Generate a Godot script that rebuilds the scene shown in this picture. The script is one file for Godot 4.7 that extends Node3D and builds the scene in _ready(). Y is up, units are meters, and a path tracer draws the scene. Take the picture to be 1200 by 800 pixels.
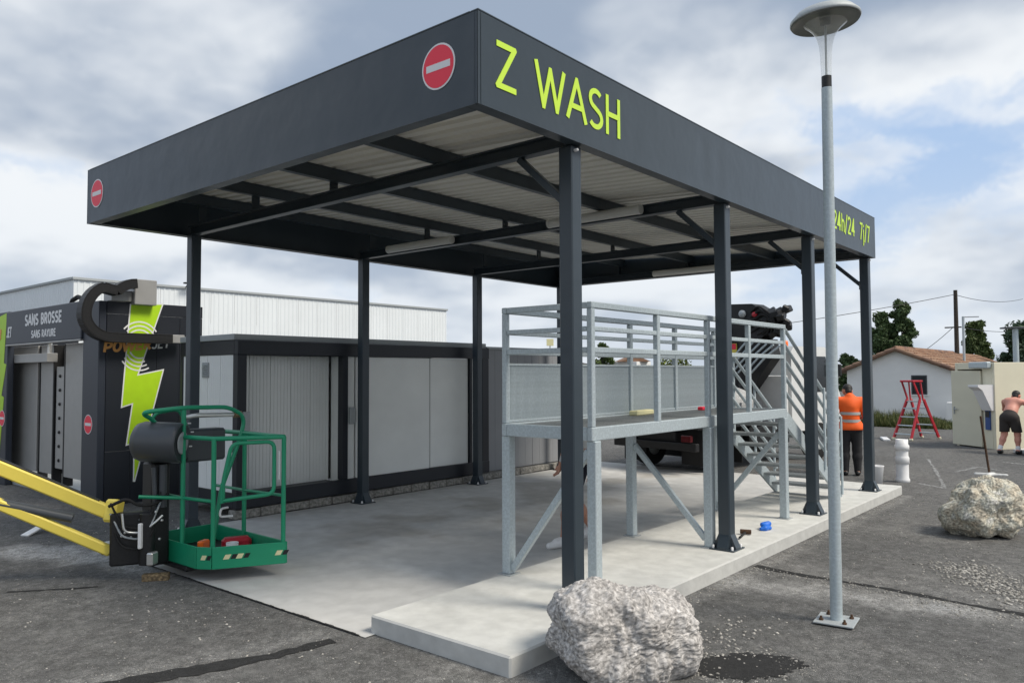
extends Node3D
# A steel car-wash canopy on a tarmac forecourt under a bright overcast sky.
# Lengths below are survey units; every mesh and position is turned into metres by U.
const U := 1.1
var org := Vector3.ZERO          # base of the thing being built, in survey units
var M := {}
var T := {}
var used := {}
var rng := RandomNumberGenerator.new()

# ------------------------------------------------------------------ mesh helpers
func mb() -> SurfaceTool:
	var st := SurfaceTool.new()
	st.begin(Mesh.PRIMITIVE_TRIANGLES)
	st.set_smooth_group(-1)
	return st

func face(st: SurfaceTool, p: Array, out: Vector3) -> void:
	var a: Vector3 = p[0]
	for i in range(1, p.size() - 1):
		var b: Vector3 = p[i]
		var c: Vector3 = p[i + 1]
		if (b - a).cross(c - a).dot(out) > 0.0:
			var t := b
			b = c
			c = t
		st.add_vertex(a)
		st.add_vertex(b)
		st.add_vertex(c)

func box(st: SurfaceTool, c: Vector3, s: Vector3, bev := 0.004, B := Basis.IDENTITY) -> void:
	st.set_smooth_group(-1)
	var h := s * 0.5
	var b: float = min(bev, min(h.x, min(h.y, h.z)) * 0.45)
	var P := {}
	for sx in [-1, 1]:
		for sy in [-1, 1]:
			for sz in [-1, 1]:
				var q := Vector3(sx, sy, sz)
				P[[sx, sy, sz, 0]] = c + B * Vector3(sx * h.x, sy * (h.y - b), sz * (h.z - b))
				P[[sx, sy, sz, 1]] = c + B * Vector3(sx * (h.x - b), sy * h.y, sz * (h.z - b))
				P[[sx, sy, sz, 2]] = c + B * Vector3(sx * (h.x - b), sy * (h.y - b), sz * h.z)
				if b > 0.0:
					face(st, [P[[sx, sy, sz, 0]], P[[sx, sy, sz, 1]], P[[sx, sy, sz, 2]]], B * q)
	for s1 in [-1, 1]:
		face(st, [P[[s1, -1, -1, 0]], P[[s1, 1, -1, 0]], P[[s1, 1, 1, 0]], P[[s1, -1, 1, 0]]], B * Vector3(s1, 0, 0))
		face(st, [P[[-1, s1, -1, 1]], P[[1, s1, -1, 1]], P[[1, s1, 1, 1]], P[[-1, s1, 1, 1]]], B * Vector3(0, s1, 0))
		face(st, [P[[-1, -1, s1, 2]], P[[1, -1, s1, 2]], P[[1, 1, s1, 2]], P[[-1, 1, s1, 2]]], B * Vector3(0, 0, s1))
		if b > 0.0:
			for s2 in [-1, 1]:
				face(st, [P[[s1, s2, -1, 0]], P[[s1, s2, 1, 0]], P[[s1, s2, 1, 1]], P[[s1, s2, -1, 1]]], B * Vector3(s1, s2, 0))
				face(st, [P[[s1, -1, s2, 0]], P[[s1, 1, s2, 0]], P[[s1, 1, s2, 2]], P[[s1, -1, s2, 2]]], B * Vector3(s1, 0, s2))
				face(st, [P[[-1, s1, s2, 1]], P[[1, s1, s2, 1]], P[[1, s1, s2, 2]], P[[-1, s1, s2, 2]]], B * Vector3(0, s1, s2))

func span(st: SurfaceTool, a: Vector3, b: Vector3, bev := 0.004) -> void:
	box(st, (a + b) * 0.5, (b - a).abs(), bev)

func bar(st: SurfaceTool, a: Vector3, b: Vector3, w: float, h: float, bev := 0.003, up := Vector3.UP) -> void:
	var d := (b - a).normalized()
	if abs(d.dot(up)) > 0.98:
		up = Vector3.RIGHT
	var side := d.cross(up).normalized()
	var u2 := side.cross(d).normalized()
	box(st, (a + b) * 0.5, Vector3(w, h, a.distance_to(b)), bev, Basis(side, u2, -d))

func frame_of(d: Vector3) -> Array:
	var up := Vector3.UP if abs(d.y) < 0.9 else Vector3.RIGHT
	var x := d.cross(up).normalized()
	return [x, x.cross(d).normalized()]

func tube(st: SurfaceTool, a: Vector3, b: Vector3, r0: float, r1 := -1.0, n := 12, caps := true) -> void:
	if r1 < 0.0:
		r1 = r0
	path(st, [a, b], [r0, r1], n, caps)

func path(st: SurfaceTool, pts: Array, rr, n := 10, caps := true, closed := false) -> void:
	var rings := []
	var m := pts.size()
	var x := Vector3.ZERO
	for i in m:
		var p: Vector3 = pts[i]
		var d: Vector3
		if i == 0:
			d = (pts[1] - p).normalized()
		elif i == m - 1:
			d = (p - pts[i - 1]).normalized()
		else:
			d = ((p - pts[i - 1]).normalized() + (pts[i + 1] - p).normalized()).normalized()
		if i == 0:
			x = frame_of(d)[0]
		else:
			x = (x - d * x.dot(d)).normalized()
		var y := d.cross(x)
		var r: float = rr[i] if rr is Array else rr
		var ring := []
		for k in n:
			var t := TAU * k / n
			ring.append(p + (x * cos(t) + y * sin(t)) * r)
		rings.append(ring)
	st.set_smooth_group(1)
	for i in m - 1:
		for k in n:
			var k2 := (k + 1) % n
			var o: Vector3 = (rings[i][k] + rings[i][k2]) * 0.5 - pts[i]
			face(st, [rings[i][k], rings[i][k2], rings[i + 1][k2], rings[i + 1][k]], o + (rings[i + 1][k] - pts[i + 1]))
	st.set_smooth_group(-1)
	if caps:
		face(st, rings[0], pts[0] - pts[1])
		face(st, rings[m - 1], pts[m - 1] - pts[m - 2])

func lathe(st: SurfaceTool, prof: Array, n: int, at := Vector3.ZERO, B := Basis.IDENTITY, smooth := true) -> void:
	st.set_smooth_group(2 if smooth else -1)
	for i in prof.size() - 1:
		var p: Vector2 = prof[i]
		var q: Vector2 = prof[i + 1]
		for k in n:
			var t0 := TAU * k / n
			var t1 := TAU * (k + 1) / n
			var a := at + B * Vector3(p.x * cos(t0), p.y, p.x * sin(t0))
			var b := at + B * Vector3(p.x * cos(t1), p.y, p.x * sin(t1))
			var c := at + B * Vector3(q.x * cos(t1), q.y, q.x * sin(t1))
			var d := at + B * Vector3(q.x * cos(t0), q.y, q.x * sin(t0))
			var tm := (t0 + t1) * 0.5
			var nr := Vector2(q.y - p.y, p.x - q.x)
			var o := B * Vector3(nr.x * cos(tm), nr.y, nr.x * sin(tm))
			if p.x < 1e-5:
				face(st, [a, c, d], o)
			elif q.x < 1e-5:
				face(st, [a, b, c], o)
			else:
				face(st, [a, b, c, d], o)
	st.set_smooth_group(-1)

func prism(st: SurfaceTool, poly: PackedVector2Array, o: Vector3, ex: Vector3, ey: Vector3, dz: Vector3) -> void:
	st.set_smooth_group(-1)
	var idx := Geometry2D.triangulate_polygon(poly)
	for i in range(0, idx.size(), 3):
		var q := []
		for j in 3:
			var p := poly[idx[i + j]]
			q.append(o + ex * p.x + ey * p.y)
		face(st, q, -dz)
		face(st, [q[0] + dz, q[1] + dz, q[2] + dz], dz)
	var cw := Geometry2D.is_polygon_clockwise(poly)
	for i in poly.size():
		var p := poly[i]
		var q := poly[(i + 1) % poly.size()]
		var e := q - p
		var nn := Vector2(e.y, -e.x) * (-1.0 if cw else 1.0)
		var a := o + ex * p.x + ey * p.y
		var b := o + ex * q.x + ey * q.y
		face(st, [a, b, b + dz, a + dz], ex * nn.x + ey * nn.y)

func done(st: SurfaceTool, at := Vector3.ZERO) -> ArrayMesh:
	st.generate_normals()
	var arr := st.commit_to_arrays()
	var v: PackedVector3Array = arr[Mesh.ARRAY_VERTEX]
	for i in v.size():
		v[i] = (v[i] - at) * U
	arr[Mesh.ARRAY_VERTEX] = v
	var m := ArrayMesh.new()
	m.add_surface_from_arrays(Mesh.PRIMITIVE_TRIANGLES, arr)
	return m

# ------------------------------------------------------------------ node helpers
func numbered(par: Node, called: String) -> String:
	var key := str(par.get_instance_id()) + called
	var k: int = used.get(key, 0)
	used[key] = k + 1
	return called if k == 0 else "%s_%03d" % [called, k]

func put(called: String, mesh: Mesh, m: Material, par: Node) -> MeshInstance3D:
	var o := MeshInstance3D.new()
	o.name = numbered(par, called)
	o.mesh = mesh
	o.material_override = m
	par.add_child(o, true)
	return o

func part(called: String, st: SurfaceTool, m: Material, par: Node) -> MeshInstance3D:
	return put(called, done(st, org), m, par)

# a piece that shares its mesh (built round zero) with others
func piece(called: String, mesh: Mesh, m: Material, par: Node, at: Vector3, B := Basis.IDENTITY) -> MeshInstance3D:
	var o := put(called, mesh, m, par)
	o.transform = Transform3D(B, (at - org) * U)
	return o

func tag(o: Node, label: String, category: String, group := "", kind := "") -> Node:
	if label != "":
		o.set_meta("label", label)
	if category != "":
		o.set_meta("category", category)
	if group != "":
		o.set_meta("group", group)
	if kind != "":
		o.set_meta("kind", kind)
	return o

func thing(called: String, label: String, category: String, at: Vector3, group := "") -> Node3D:
	var o := Node3D.new()
	o.name = numbered(self, called)
	add_child(o, true)
	o.position = at * U
	org = at
	tag(o, label, category, group)
	return o

func solo(called: String, st: SurfaceTool, m: Material, label: String, category: String, at: Vector3, group := "") -> MeshInstance3D:
	var o := put(called, done(st, at), m, self)
	o.position = at * U
	tag(o, label, category, group)
	return o

func struct(called: String, st: SurfaceTool, m: Material) -> MeshInstance3D:
	var o := put(called, done(st, Vector3.ZERO), m, self)
	o.set_meta("kind", "structure")
	return o

# ------------------------------------------------------------------ materials
func noise_tex(sd: int, freq: float, octv: int, lo: float, hi: float, gain := 1.0, size := 512, kind := FastNoiseLite.TYPE_SIMPLEX_SMOOTH) -> ImageTexture:
	var n := FastNoiseLite.new()
	n.seed = sd
	n.frequency = freq
	n.fractal_octaves = octv
	n.noise_type = kind
	var im := n.get_seamless_image(size, size, false, false, 0.12)
	im.convert(Image.FORMAT_L8)
	var d := im.get_data()
	for i in d.size():
		var t: float = clamp((d[i] / 255.0 - 0.5) * gain + 0.5, 0.0, 1.0)
		d[i] = int(255.0 * (lo + (hi - lo) * t))
	var res := Image.create_from_data(size, size, false, Image.FORMAT_L8, d)
	return ImageTexture.create_from_image(res)

func normal_tex(sd: int, freq: float, octv: int, strength: float, size := 512) -> ImageTexture:
	var n := FastNoiseLite.new()
	n.seed = sd
	n.frequency = freq
	n.fractal_octaves = octv
	var im := n.get_seamless_image(size, size, false, false, 0.12)
	im.convert(Image.FORMAT_RGBA8)
	im.bump_map_to_normal_map(strength)
	return ImageTexture.create_from_image(im)

func lin(r: float, g: float, b: float) -> Color:
	return Color(r, g, b).linear_to_srgb()

# linear base colour, roughness, metallic, albedo texture, tiles per metre, normal texture, strength
func mat(c: Color, rough := 0.6, metal := 0.0, tex = null, sc := 1.0, nrm = null, ns := 1.0, world := false) -> StandardMaterial3D:
	var m := StandardMaterial3D.new()
	m.albedo_color = lin(c.r, c.g, c.b)
	m.roughness = rough
	m.metallic = metal
	m.uv1_triplanar = true
	m.uv1_world_triplanar = world
	m.uv1_scale = Vector3(sc, sc, sc)
	if tex != null:
		m.albedo_texture = tex
	if nrm != null:
		m.normal_enabled = true
		m.normal_texture = nrm
		m.normal_scale = ns
	return m

func asphalt_tex() -> ImageTexture:
	var size := 1024
	var big := FastNoiseLite.new()
	big.seed = 5
	big.frequency = 0.012
	big.fractal_octaves = 4
	var ib := big.get_seamless_image(size, size, false, false, 0.15)
	var fine := FastNoiseLite.new()
	fine.seed = 9
	fine.frequency = 0.22
	fine.fractal_octaves = 2
	var iff := fine.get_seamless_image(size, size, false, false, 0.1)
	var cell := FastNoiseLite.new()
	cell.seed = 12
	cell.noise_type = FastNoiseLite.TYPE_CELLULAR
	cell.cellular_return_type = FastNoiseLite.RETURN_CELL_VALUE
	cell.frequency = 0.11
	var ic := cell.get_seamless_image(size, size, false, false, 0.1)
	for im in [ib, iff, ic]:
		im.convert(Image.FORMAT_L8)
	var a: PackedByteArray = ib.get_data()
	var b: PackedByteArray = iff.get_data()
	var c: PackedByteArray = ic.get_data()
	var d := PackedByteArray()
	d.resize(size * size)
	for i in size * size:
		var t := 0.60 + (a[i] - 128) / 128.0 * 0.10 + (b[i] - 128) / 128.0 * 0.26 + (c[i] - 128) / 128.0 * 0.13
		if c[i] > 218 and b[i] > 110:
			t += 0.34
		d[i] = int(255.0 * clamp(t, 0.1, 1.0))
	return ImageTexture.create_from_image(Image.create_from_data(size, size, false, Image.FORMAT_L8, d))

func make_materials() -> void:
	T.soft = noise_tex(1, 0.008, 4, 0.965, 1.0)
	T.mid = noise_tex(2, 0.025, 5, 0.66, 1.0, 1.4)
	T.hard = noise_tex(3, 0.03, 5, 0.42, 1.0, 1.6)
	T.spangle = noise_tex(4, 0.05, 3, 0.90, 1.0, 1.5, 512, FastNoiseLite.TYPE_CELLULAR)
	T.fine = noise_tex(6, 0.16, 3, 0.72, 1.0, 1.4)
	T.conc = noise_tex(7, 0.008, 8, 0.93, 1.0, 1.4, 1024)
	T.rock = noise_tex(8, 0.022, 7, 0.56, 1.0, 2.0)
	T.asphalt = asphalt_tex()
	T.n_fine = normal_tex(21, 0.15, 3, 2.5)
	T.n_soft = normal_tex(22, 0.02, 3, 4.0)
	T.n_rock = normal_tex(23, 0.05, 5, 8.0)
	T.n_asphalt = normal_tex(24, 0.20, 2, 5.0, 1024)
	T.n_conc = normal_tex(25, 0.05, 5, 2.0)
	M.asphalt = mat(Color(0.92, 0.92, 0.905), 0.95, 0, T.asphalt, 0.52, T.n_asphalt, 0.8, true)
	M.asphalt.vertex_color_use_as_albedo = true
	M.tar = mat(Color(0.062, 0.061, 0.060), 0.95, 0, T.asphalt, 0.6, T.n_asphalt, 1.0, true)
	M.slab = mat(Color(0.69, 0.685, 0.66), 0.85, 0, T.conc, 0.4, T.n_conc, 0.15, true)
	M.slab.vertex_color_use_as_albedo = true
	M.kerb = mat(Color(0.70, 0.70, 0.68), 0.9, 0, T.conc, 0.5, T.n_conc, 0.2, true)
	M.kerb.vertex_color_use_as_albedo = true
	M.anth = mat(Color(0.034, 0.048, 0.061), 0.34, 0, T.soft, 0.25, T.n_soft, 0.10)
	M.galv = mat(Color(0.50, 0.57, 0.60), 0.5, 0.2, T.spangle, 1.6)
	M.galv_dull = mat(Color(0.44, 0.47, 0.48), 0.62, 0.25, T.spangle, 3.0)
	M.deck = mat(Color(0.26, 0.28, 0.29), 0.6, 0.3, T.mid, 3.0)
	M.sheet = mat(Color(0.74, 0.72, 0.66), 0.55, 0, T.soft, 0.5)
	M.white_panel = mat(Color(0.86, 0.88, 0.86), 0.5, 0, T.soft, 0.35)
	M.clad = mat(Color(0.78, 0.82, 0.84), 0.5, 0, T.soft, 0.08)
	M.grey_wall = mat(Color(0.27, 0.28, 0.295), 0.55, 0, T.soft, 0.4)
	M.navy = mat(Color(0.012, 0.015, 0.022), 0.45, 0, T.soft, 0.5)
	M.navy2 = mat(Color(0.026, 0.032, 0.046), 0.42, 0, T.soft, 0.5)
	M.lime = mat(Color(0.46, 0.74, 0.012), 0.45, 0, T.soft, 1.0)
	M.lime_text = mat(Color(0.56, 0.80, 0.06), 0.45)
	M.white = mat(Color(0.80, 0.80, 0.80), 0.45, 0, T.soft, 1.0)
	M.red = mat(Color(0.90, 0.028, 0.065), 0.45)
	M.orange_logo = mat(Color(0.75, 0.36, 0.10), 0.5)
	M.stainless = mat(Color(0.42, 0.415, 0.40), 0.40, 0.35, T.soft, 0.8, T.n_soft, 0.08)
	M.black = mat(Color(0.012, 0.012, 0.013), 0.5, 0, T.mid, 3.0)
	M.plastic_dark = mat(Color(0.055, 0.062, 0.070), 0.38, 0, T.soft, 2.0)
	M.rubber = mat(Color(0.018, 0.018, 0.018), 0.85, 0, T.mid, 4.0)
	M.green = mat(Color(0.010, 0.29, 0.145), 0.38, 0, T.soft, 2.0)
	M.yellow = mat(Color(0.85, 0.68, 0.11), 0.45, 0, T.soft, 1.2)
	M.pale_yellow = mat(Color(0.75, 0.70, 0.40), 0.6)
	M.chrome = mat(Color(0.62, 0.62, 0.60), 0.3, 0.7)
	M.wood = mat(Color(0.40, 0.29, 0.16), 0.8, 0, T.hard, 2.0)
	M.rust = mat(Color(0.15, 0.075, 0.035), 0.8, 0, T.hard, 3.0)
	M.block = mat(Color(0.40, 0.385, 0.35), 0.95, 0, T.mid, 1.2, T.n_conc, 0.5)
	M.rock = mat(Color(0.84, 0.82, 0.80), 0.95, 0, T.rock, 2.3, T.n_rock, 0.6)
	M.rock.vertex_color_use_as_albedo = true
	M.stone = mat(Color(0.60, 0.585, 0.56), 0.95)
	M.stone.vertex_color_use_as_albedo = true
	M.paint_worn = mat(Color(0.46, 0.46, 0.45), 0.9, 0, T.hard, 1.0)
	M.cream = mat(Color(0.74, 0.70, 0.54), 0.75, 0, T.soft, 0.5)
	M.cream2 = mat(Color(0.66, 0.63, 0.49), 0.7, 0, T.soft, 0.5)
	M.render_white = mat(Color(0.84, 0.84, 0.82), 0.9, 0, T.soft, 0.25)
	M.tile = mat(Color(1, 1, 1), 0.9, 0, T.fine, 1.0)
	M.tile.vertex_color_use_as_albedo = true
	M.bark = mat(Color(0.10, 0.085, 0.065), 0.9, 0, T.hard, 1.5)
	M.leaf = mat(Color(1, 1, 1), 0.7)
	M.leaf.vertex_color_use_as_albedo = true
	M.leaf.backlight_enabled = true
	M.leaf.backlight = Color(0.3, 0.35, 0.2)
	M.leaf.cull_mode = BaseMaterial3D.CULL_DISABLED
	M.ladder_red = mat(Color(0.45, 0.02, 0.035), 0.4)
	M.truck_white = mat(Color(0.74, 0.75, 0.74), 0.35, 0, T.soft, 0.8)
	M.glass = StandardMaterial3D.new()
	M.glass.albedo_color = Color(0.10, 0.13, 0.15, 0.75)
	M.glass.transparency = BaseMaterial3D.TRANSPARENCY_ALPHA
	M.glass.roughness = 0.05
	M.clear = StandardMaterial3D.new()
	M.clear.albedo_color = Color(0.90, 0.91, 0.88, 0.20)
	M.clear.transparency = BaseMaterial3D.TRANSPARENCY_ALPHA
	M.clear.roughness = 0.12
	M.lamp_cover = mat(Color(0.60, 0.60, 0.57), 0.3)
	M.window_dark = mat(Color(0.02, 0.024, 0.028), 0.15)
	M.orange = mat(Color(0.95, 0.13, 0.012), 0.7, 0, T.soft, 3.0)
	M.reflective = mat(Color(0.42, 0.42, 0.40), 0.4)
	M.trouser = mat(Color(0.030, 0.030, 0.034), 0.9, 0, T.mid, 6.0)
	M.shorts_brown = mat(Color(0.060, 0.050, 0.046), 0.9, 0, T.mid, 6.0)
	M.shirt_grey = mat(Color(0.50, 0.50, 0.49), 0.9, 0, T.soft, 4.0)
	M.skin = mat(Color(0.50, 0.25, 0.17), 0.55)
	M.skin_pink = mat(Color(0.60, 0.27, 0.20), 0.55)
	M.hair = mat(Color(0.015, 0.012, 0.010), 0.6)
	M.navy_cloth = mat(Color(0.012, 0.016, 0.035), 0.9, 0, T.mid, 6.0)
	M.blue = mat(Color(0.01, 0.14, 0.62), 0.5)
	M.blue_dull = mat(Color(0.02, 0.07, 0.24), 0.4)
	M.tarp = mat(Color(0.58, 0.58, 0.57), 0.6, 0, T.mid, 1.5)
	M.orange_lamp = mat(Color(0.85, 0.16, 0.02), 0.3)

# ------------------------------------------------------------------ stroke lettering
func arc(cx: float, cy: float, rx: float, ry: float, a0: float, a1: float, n := 12) -> Array:
	var r := []
	for i in n + 1:
		var t := deg_to_rad(a0 + (a1 - a0) * i / n)
		r.append(Vector2(cx + rx * cos(t), cy + ry * sin(t)))
	return r

# strokes of a glyph in a box of its own width (returned last) and height 1
func glyph(ch: String) -> Array:
	match ch:
		"Z": return [[Vector2(0.03, 0.94), Vector2(0.50, 0.94), Vector2(0.06, 0.06), Vector2(0.54, 0.06)], 0.58]
		"W": return [[Vector2(0, 1), Vector2(0.22, 0.03), Vector2(0.42, 0.90), Vector2(0.62, 0.03), Vector2(0.84, 1)], 0.84]
		"A": return [[Vector2(0, 0), Vector2(0.30, 0.97), Vector2(0.60, 0)], [Vector2(0.13, 0.33), Vector2(0.47, 0.33)], 0.60]
		"S": return [arc(0.24, 0.735, 0.19, 0.205, 35, 235, 14) + arc(0.23, 0.27, 0.21, 0.21, 60, -145, 14), 0.48]
		"H": return [[Vector2(0.06, 0), Vector2(0.06, 1)], [Vector2(0.48, 0), Vector2(0.48, 1)], [Vector2(0.06, 0.52), Vector2(0.48, 0.52)], 0.54]
		"N": return [[Vector2(0.06, 0), Vector2(0.06, 1), Vector2(0.46, 0), Vector2(0.46, 1)], 0.52]
		"B": return [[Vector2(0.06, 0), Vector2(0.06, 1)], [Vector2(0.06, 0.94), Vector2(0.2, 0.94)] + arc(0.22, 0.735, 0.19, 0.205, 90, -90, 8) + [Vector2(0.06, 0.53)], [Vector2(0.06, 0.50), Vector2(0.2, 0.50)] + arc(0.23, 0.28, 0.21, 0.22, 90, -90, 8) + [Vector2(0.06, 0.06)], 0.50]
		"R": return [[Vector2(0.06, 0), Vector2(0.06, 1)], [Vector2(0.06, 0.94), Vector2(0.2, 0.94)] + arc(0.22, 0.70, 0.20, 0.24, 90, -90, 8) + [Vector2(0.06, 0.46)], [Vector2(0.22, 0.46), Vector2(0.46, 0)], 0.50]
		"O": return [arc(0.27, 0.5, 0.22, 0.45, 88, 272, 14), arc(0.27, 0.5, 0.22, 0.45, 268, 452, 14), 0.54]
		"E": return [[Vector2(0.42, 0.94), Vector2(0.06, 0.94), Vector2(0.06, 0.06), Vector2(0.42, 0.06)], [Vector2(0.06, 0.52), Vector2(0.38, 0.52)], 0.45]
		"Y": return [[Vector2(0, 1), Vector2(0.25, 0.48), Vector2(0.50, 1)], [Vector2(0.25, 0.50), Vector2(0.25, 0)], 0.50]
		"U": return [[Vector2(0.06, 1)] + arc(0.26, 0.26, 0.20, 0.21, 180, 360, 10) + [Vector2(0.46, 1)], 0.52]
		"P": return [[Vector2(0.06, 0), Vector2(0.06, 1)], [Vector2(0.06, 0.94), Vector2(0.2, 0.94)] + arc(0.22, 0.68, 0.22, 0.26, 90, -90, 8) + [Vector2(0.06, 0.42)], 0.50]
		"D": return [[Vector2(0.06, 0), Vector2(0.06, 1)], [Vector2(0.06, 0.94)] + arc(0.14, 0.5, 0.32, 0.44, 90, -90, 12) + [Vector2(0.06, 0.06)], 0.52]
		"J": return [[Vector2(0.36, 1), Vector2(0.36, 0.26)] + arc(0.19, 0.24, 0.17, 0.19, 0, -160, 8), 0.42]
		"T": return [[Vector2(0, 0.94), Vector2(0.46, 0.94)], [Vector2(0.23, 0.9), Vector2(0.23, 0)], 0.48]
		"2": return [arc(0.25, 0.72, 0.20, 0.22, 165, -35, 12) + [Vector2(0.06, 0.06), Vector2(0.48, 0.06)], 0.52]
		"4": return [[Vector2(0.36, 0), Vector2(0.36, 0.96), Vector2(0.04, 0.28), Vector2(0.50, 0.28)], 0.54]
		"7": return [[Vector2(0.03, 0.94), Vector2(0.44, 0.94), Vector2(0.14, 0)], 0.48]
		"h": return [[Vector2(0.06, 0), Vector2(0.06, 1)], arc(0.23, 0.44, 0.17, 0.20, 180, 0, 10) + [Vector2(0.40, 0)], 0.46]
		"j": return [[Vector2(0.10, 0.66), Vector2(0.10, -0.16)] + arc(0.02, -0.16, 0.08, 0.09, 0, -90, 5), [Vector2(0.10, 0.80), Vector2(0.10, 0.93)], 0.18]
		"/": return [[Vector2(0.02, -0.08), Vector2(0.36, 1.05)], 0.38]
	return [0.3]

# each letter is a part: o is the lower left end of the line, ex runs along it, ey up, out leaves the surface
func lettering(text: String, par: Node, o: Vector3, ex: Vector3, ey: Vector3, out: Vector3, h: float, wide: float, stroke: float, gap: float, m: Material, skew := 0.0) -> float:
	var x := 0.0
	for ch in text:
		var g := glyph(ch)
		var w: float = g[g.size() - 1]
		if g.size() > 1:
			var st := mb()
			for k in g.size() - 1:
				var line := PackedVector2Array()
				for p in g[k]:
					line.append(Vector2((p.x * wide + p.y * skew) * h + x, p.y * h))
				for poly in Geometry2D.offset_polyline(line, stroke * 0.5, Geometry2D.JOIN_MITER, Geometry2D.END_BUTT):
					if not Geometry2D.is_polygon_clockwise(poly):
						prism(st, poly, o, ex, ey, out * (0.003 + 0.0007 * k))
			part("letter", st, m, par)
		x += (w * wide + gap) * h
	return x

func no_entry(par: Node, c: Vector3, ex: Vector3, ey: Vector3, out: Vector3, r: float) -> void:
	var st := mb()
	var pl := PackedVector2Array()
	for p in arc(0, 0, r, r, 0, 350, 35):
		pl.append(p)
	prism(st, pl, c, ex, ey, out * 0.003)
	var s := part("no_entry_sign", st, M.white, par)
	st = mb()
	pl = PackedVector2Array()
	for p in arc(0, 0, r * 0.92, r * 0.92, 0, 350, 35):
		pl.append(p)
	prism(st, pl, c, ex, ey, out * 0.0045)
	part("red_disc", st, M.red, s)
	st = mb()
	var b := PackedVector2Array([Vector2(-0.72, -0.15) * r, Vector2(0.72, -0.15) * r, Vector2(0.72, 0.15) * r, Vector2(-0.72, 0.15) * r])
	prism(st, b, c, ex, ey, out * 0.006)
	part("white_bar", st, M.white, s)

# ------------------------------------------------------------------ sky, light, camera
func cloud_sky() -> ImageTexture:
	var w := 2048
	var h := 1024
	var im := Image.create(w, h, false, Image.FORMAT_RGBF)
	var a := FastNoiseLite.new()        # cloud masses
	a.seed = 31
	a.frequency = 0.50
	a.fractal_octaves = 6
	a.fractal_gain = 0.55
	a.domain_warp_enabled = true
	a.domain_warp_amplitude = 0.5
	a.domain_warp_frequency = 0.8
	var b := FastNoiseLite.new()        # how thick they are
	b.seed = 80
	b.frequency = 0.55
	b.fractal_octaves = 6
	b.fractal_gain = 0.55
	for y in h:
		var th := PI * (y + 0.5) / h
		var dy := cos(th)
		if dy < -0.02:
			for x in w:
				im.set_pixel(x, y, Color(0.16, 0.16, 0.15))
			continue
		var blue := Color(0.31, 0.47, 0.74).lerp(Color(0.56, 0.66, 0.78), pow(1.0 - clampf(dy, 0.0, 1.0), 4.0))
		var hz: float = smoothstep(0.24, 0.0, dy)
		var k := 1.0 / (maxf(dy, 0.0) + 0.22)
		var s := sin(th)
		for x in w:
			var ph := TAU * ((x + 0.5) / w - 0.5)
			var px := sin(ph) * s * k
			var pz := -cos(ph) * s * k
			var n1 := a.get_noise_2d(px + 3.1, pz)
			var n2 := b.get_noise_2d(px - 7.0, pz + 2.0)
			var cover: float = smoothstep(-0.50, -0.12, n1)
			var thick: float = smoothstep(-0.24, 0.32, n2 * 0.9 + n1 * 0.30)
			var cl := Color(0.80, 0.83, 0.86).lerp(Color(0.31, 0.38, 0.49), thick)
			var col := blue.lerp(cl, cover)
			col = col.lerp(Color(0.66, 0.72, 0.79), hz * 0.6)
			im.set_pixel(x, y, col)
	return ImageTexture.create_from_image(im)

func make_sky_light_camera() -> void:
	var cam := Camera3D.new()
	cam.name = "camera"
	cam.position = Vector3(0, 1.8, 0) * U
	cam.rotation_degrees = Vector3(2.403, -49.966, -0.262)
	cam.fov = 47.48
	cam.far = 600.0
	add_child(cam)
	cam.current = true
	var sm := PanoramaSkyMaterial.new()
	sm.panorama = cloud_sky()
	sm.energy_multiplier = 1.0
	var sky := Sky.new()
	sky.sky_material = sm
	var env := Environment.new()
	env.background_mode = Environment.BG_SKY
	env.sky = sky
	env.tonemap_mode = Environment.TONE_MAPPER_LINEAR
	env.tonemap_exposure = 2.15
	env.background_energy_multiplier = 0.52
	env.sdfgi_enabled = true
	env.ssao_enabled = true
	env.ssil_enabled = true
	var we := WorldEnvironment.new()
	we.name = "world_environment"
	we.environment = env
	add_child(we)
	var sun := DirectionalLight3D.new()
	sun.name = "sun"
	sun.light_energy = 0.5
	sun.light_color = Color(1.0, 0.965, 0.91)
	sun.light_angular_distance = 20.0
	sun.shadow_enabled = true
	add_child(sun)
	sun.look_at_from_position(Vector3(0.16, 0.80, 0.62) * 20.0, Vector3.ZERO)

# ------------------------------------------------------------------ ground
var gn := FastNoiseLite.new()

func seg_dist(p: Vector2, a: Vector2, b: Vector2) -> float:
	return p.distance_to(Geometry2D.get_closest_point_to_segment(p, a, b))

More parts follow.
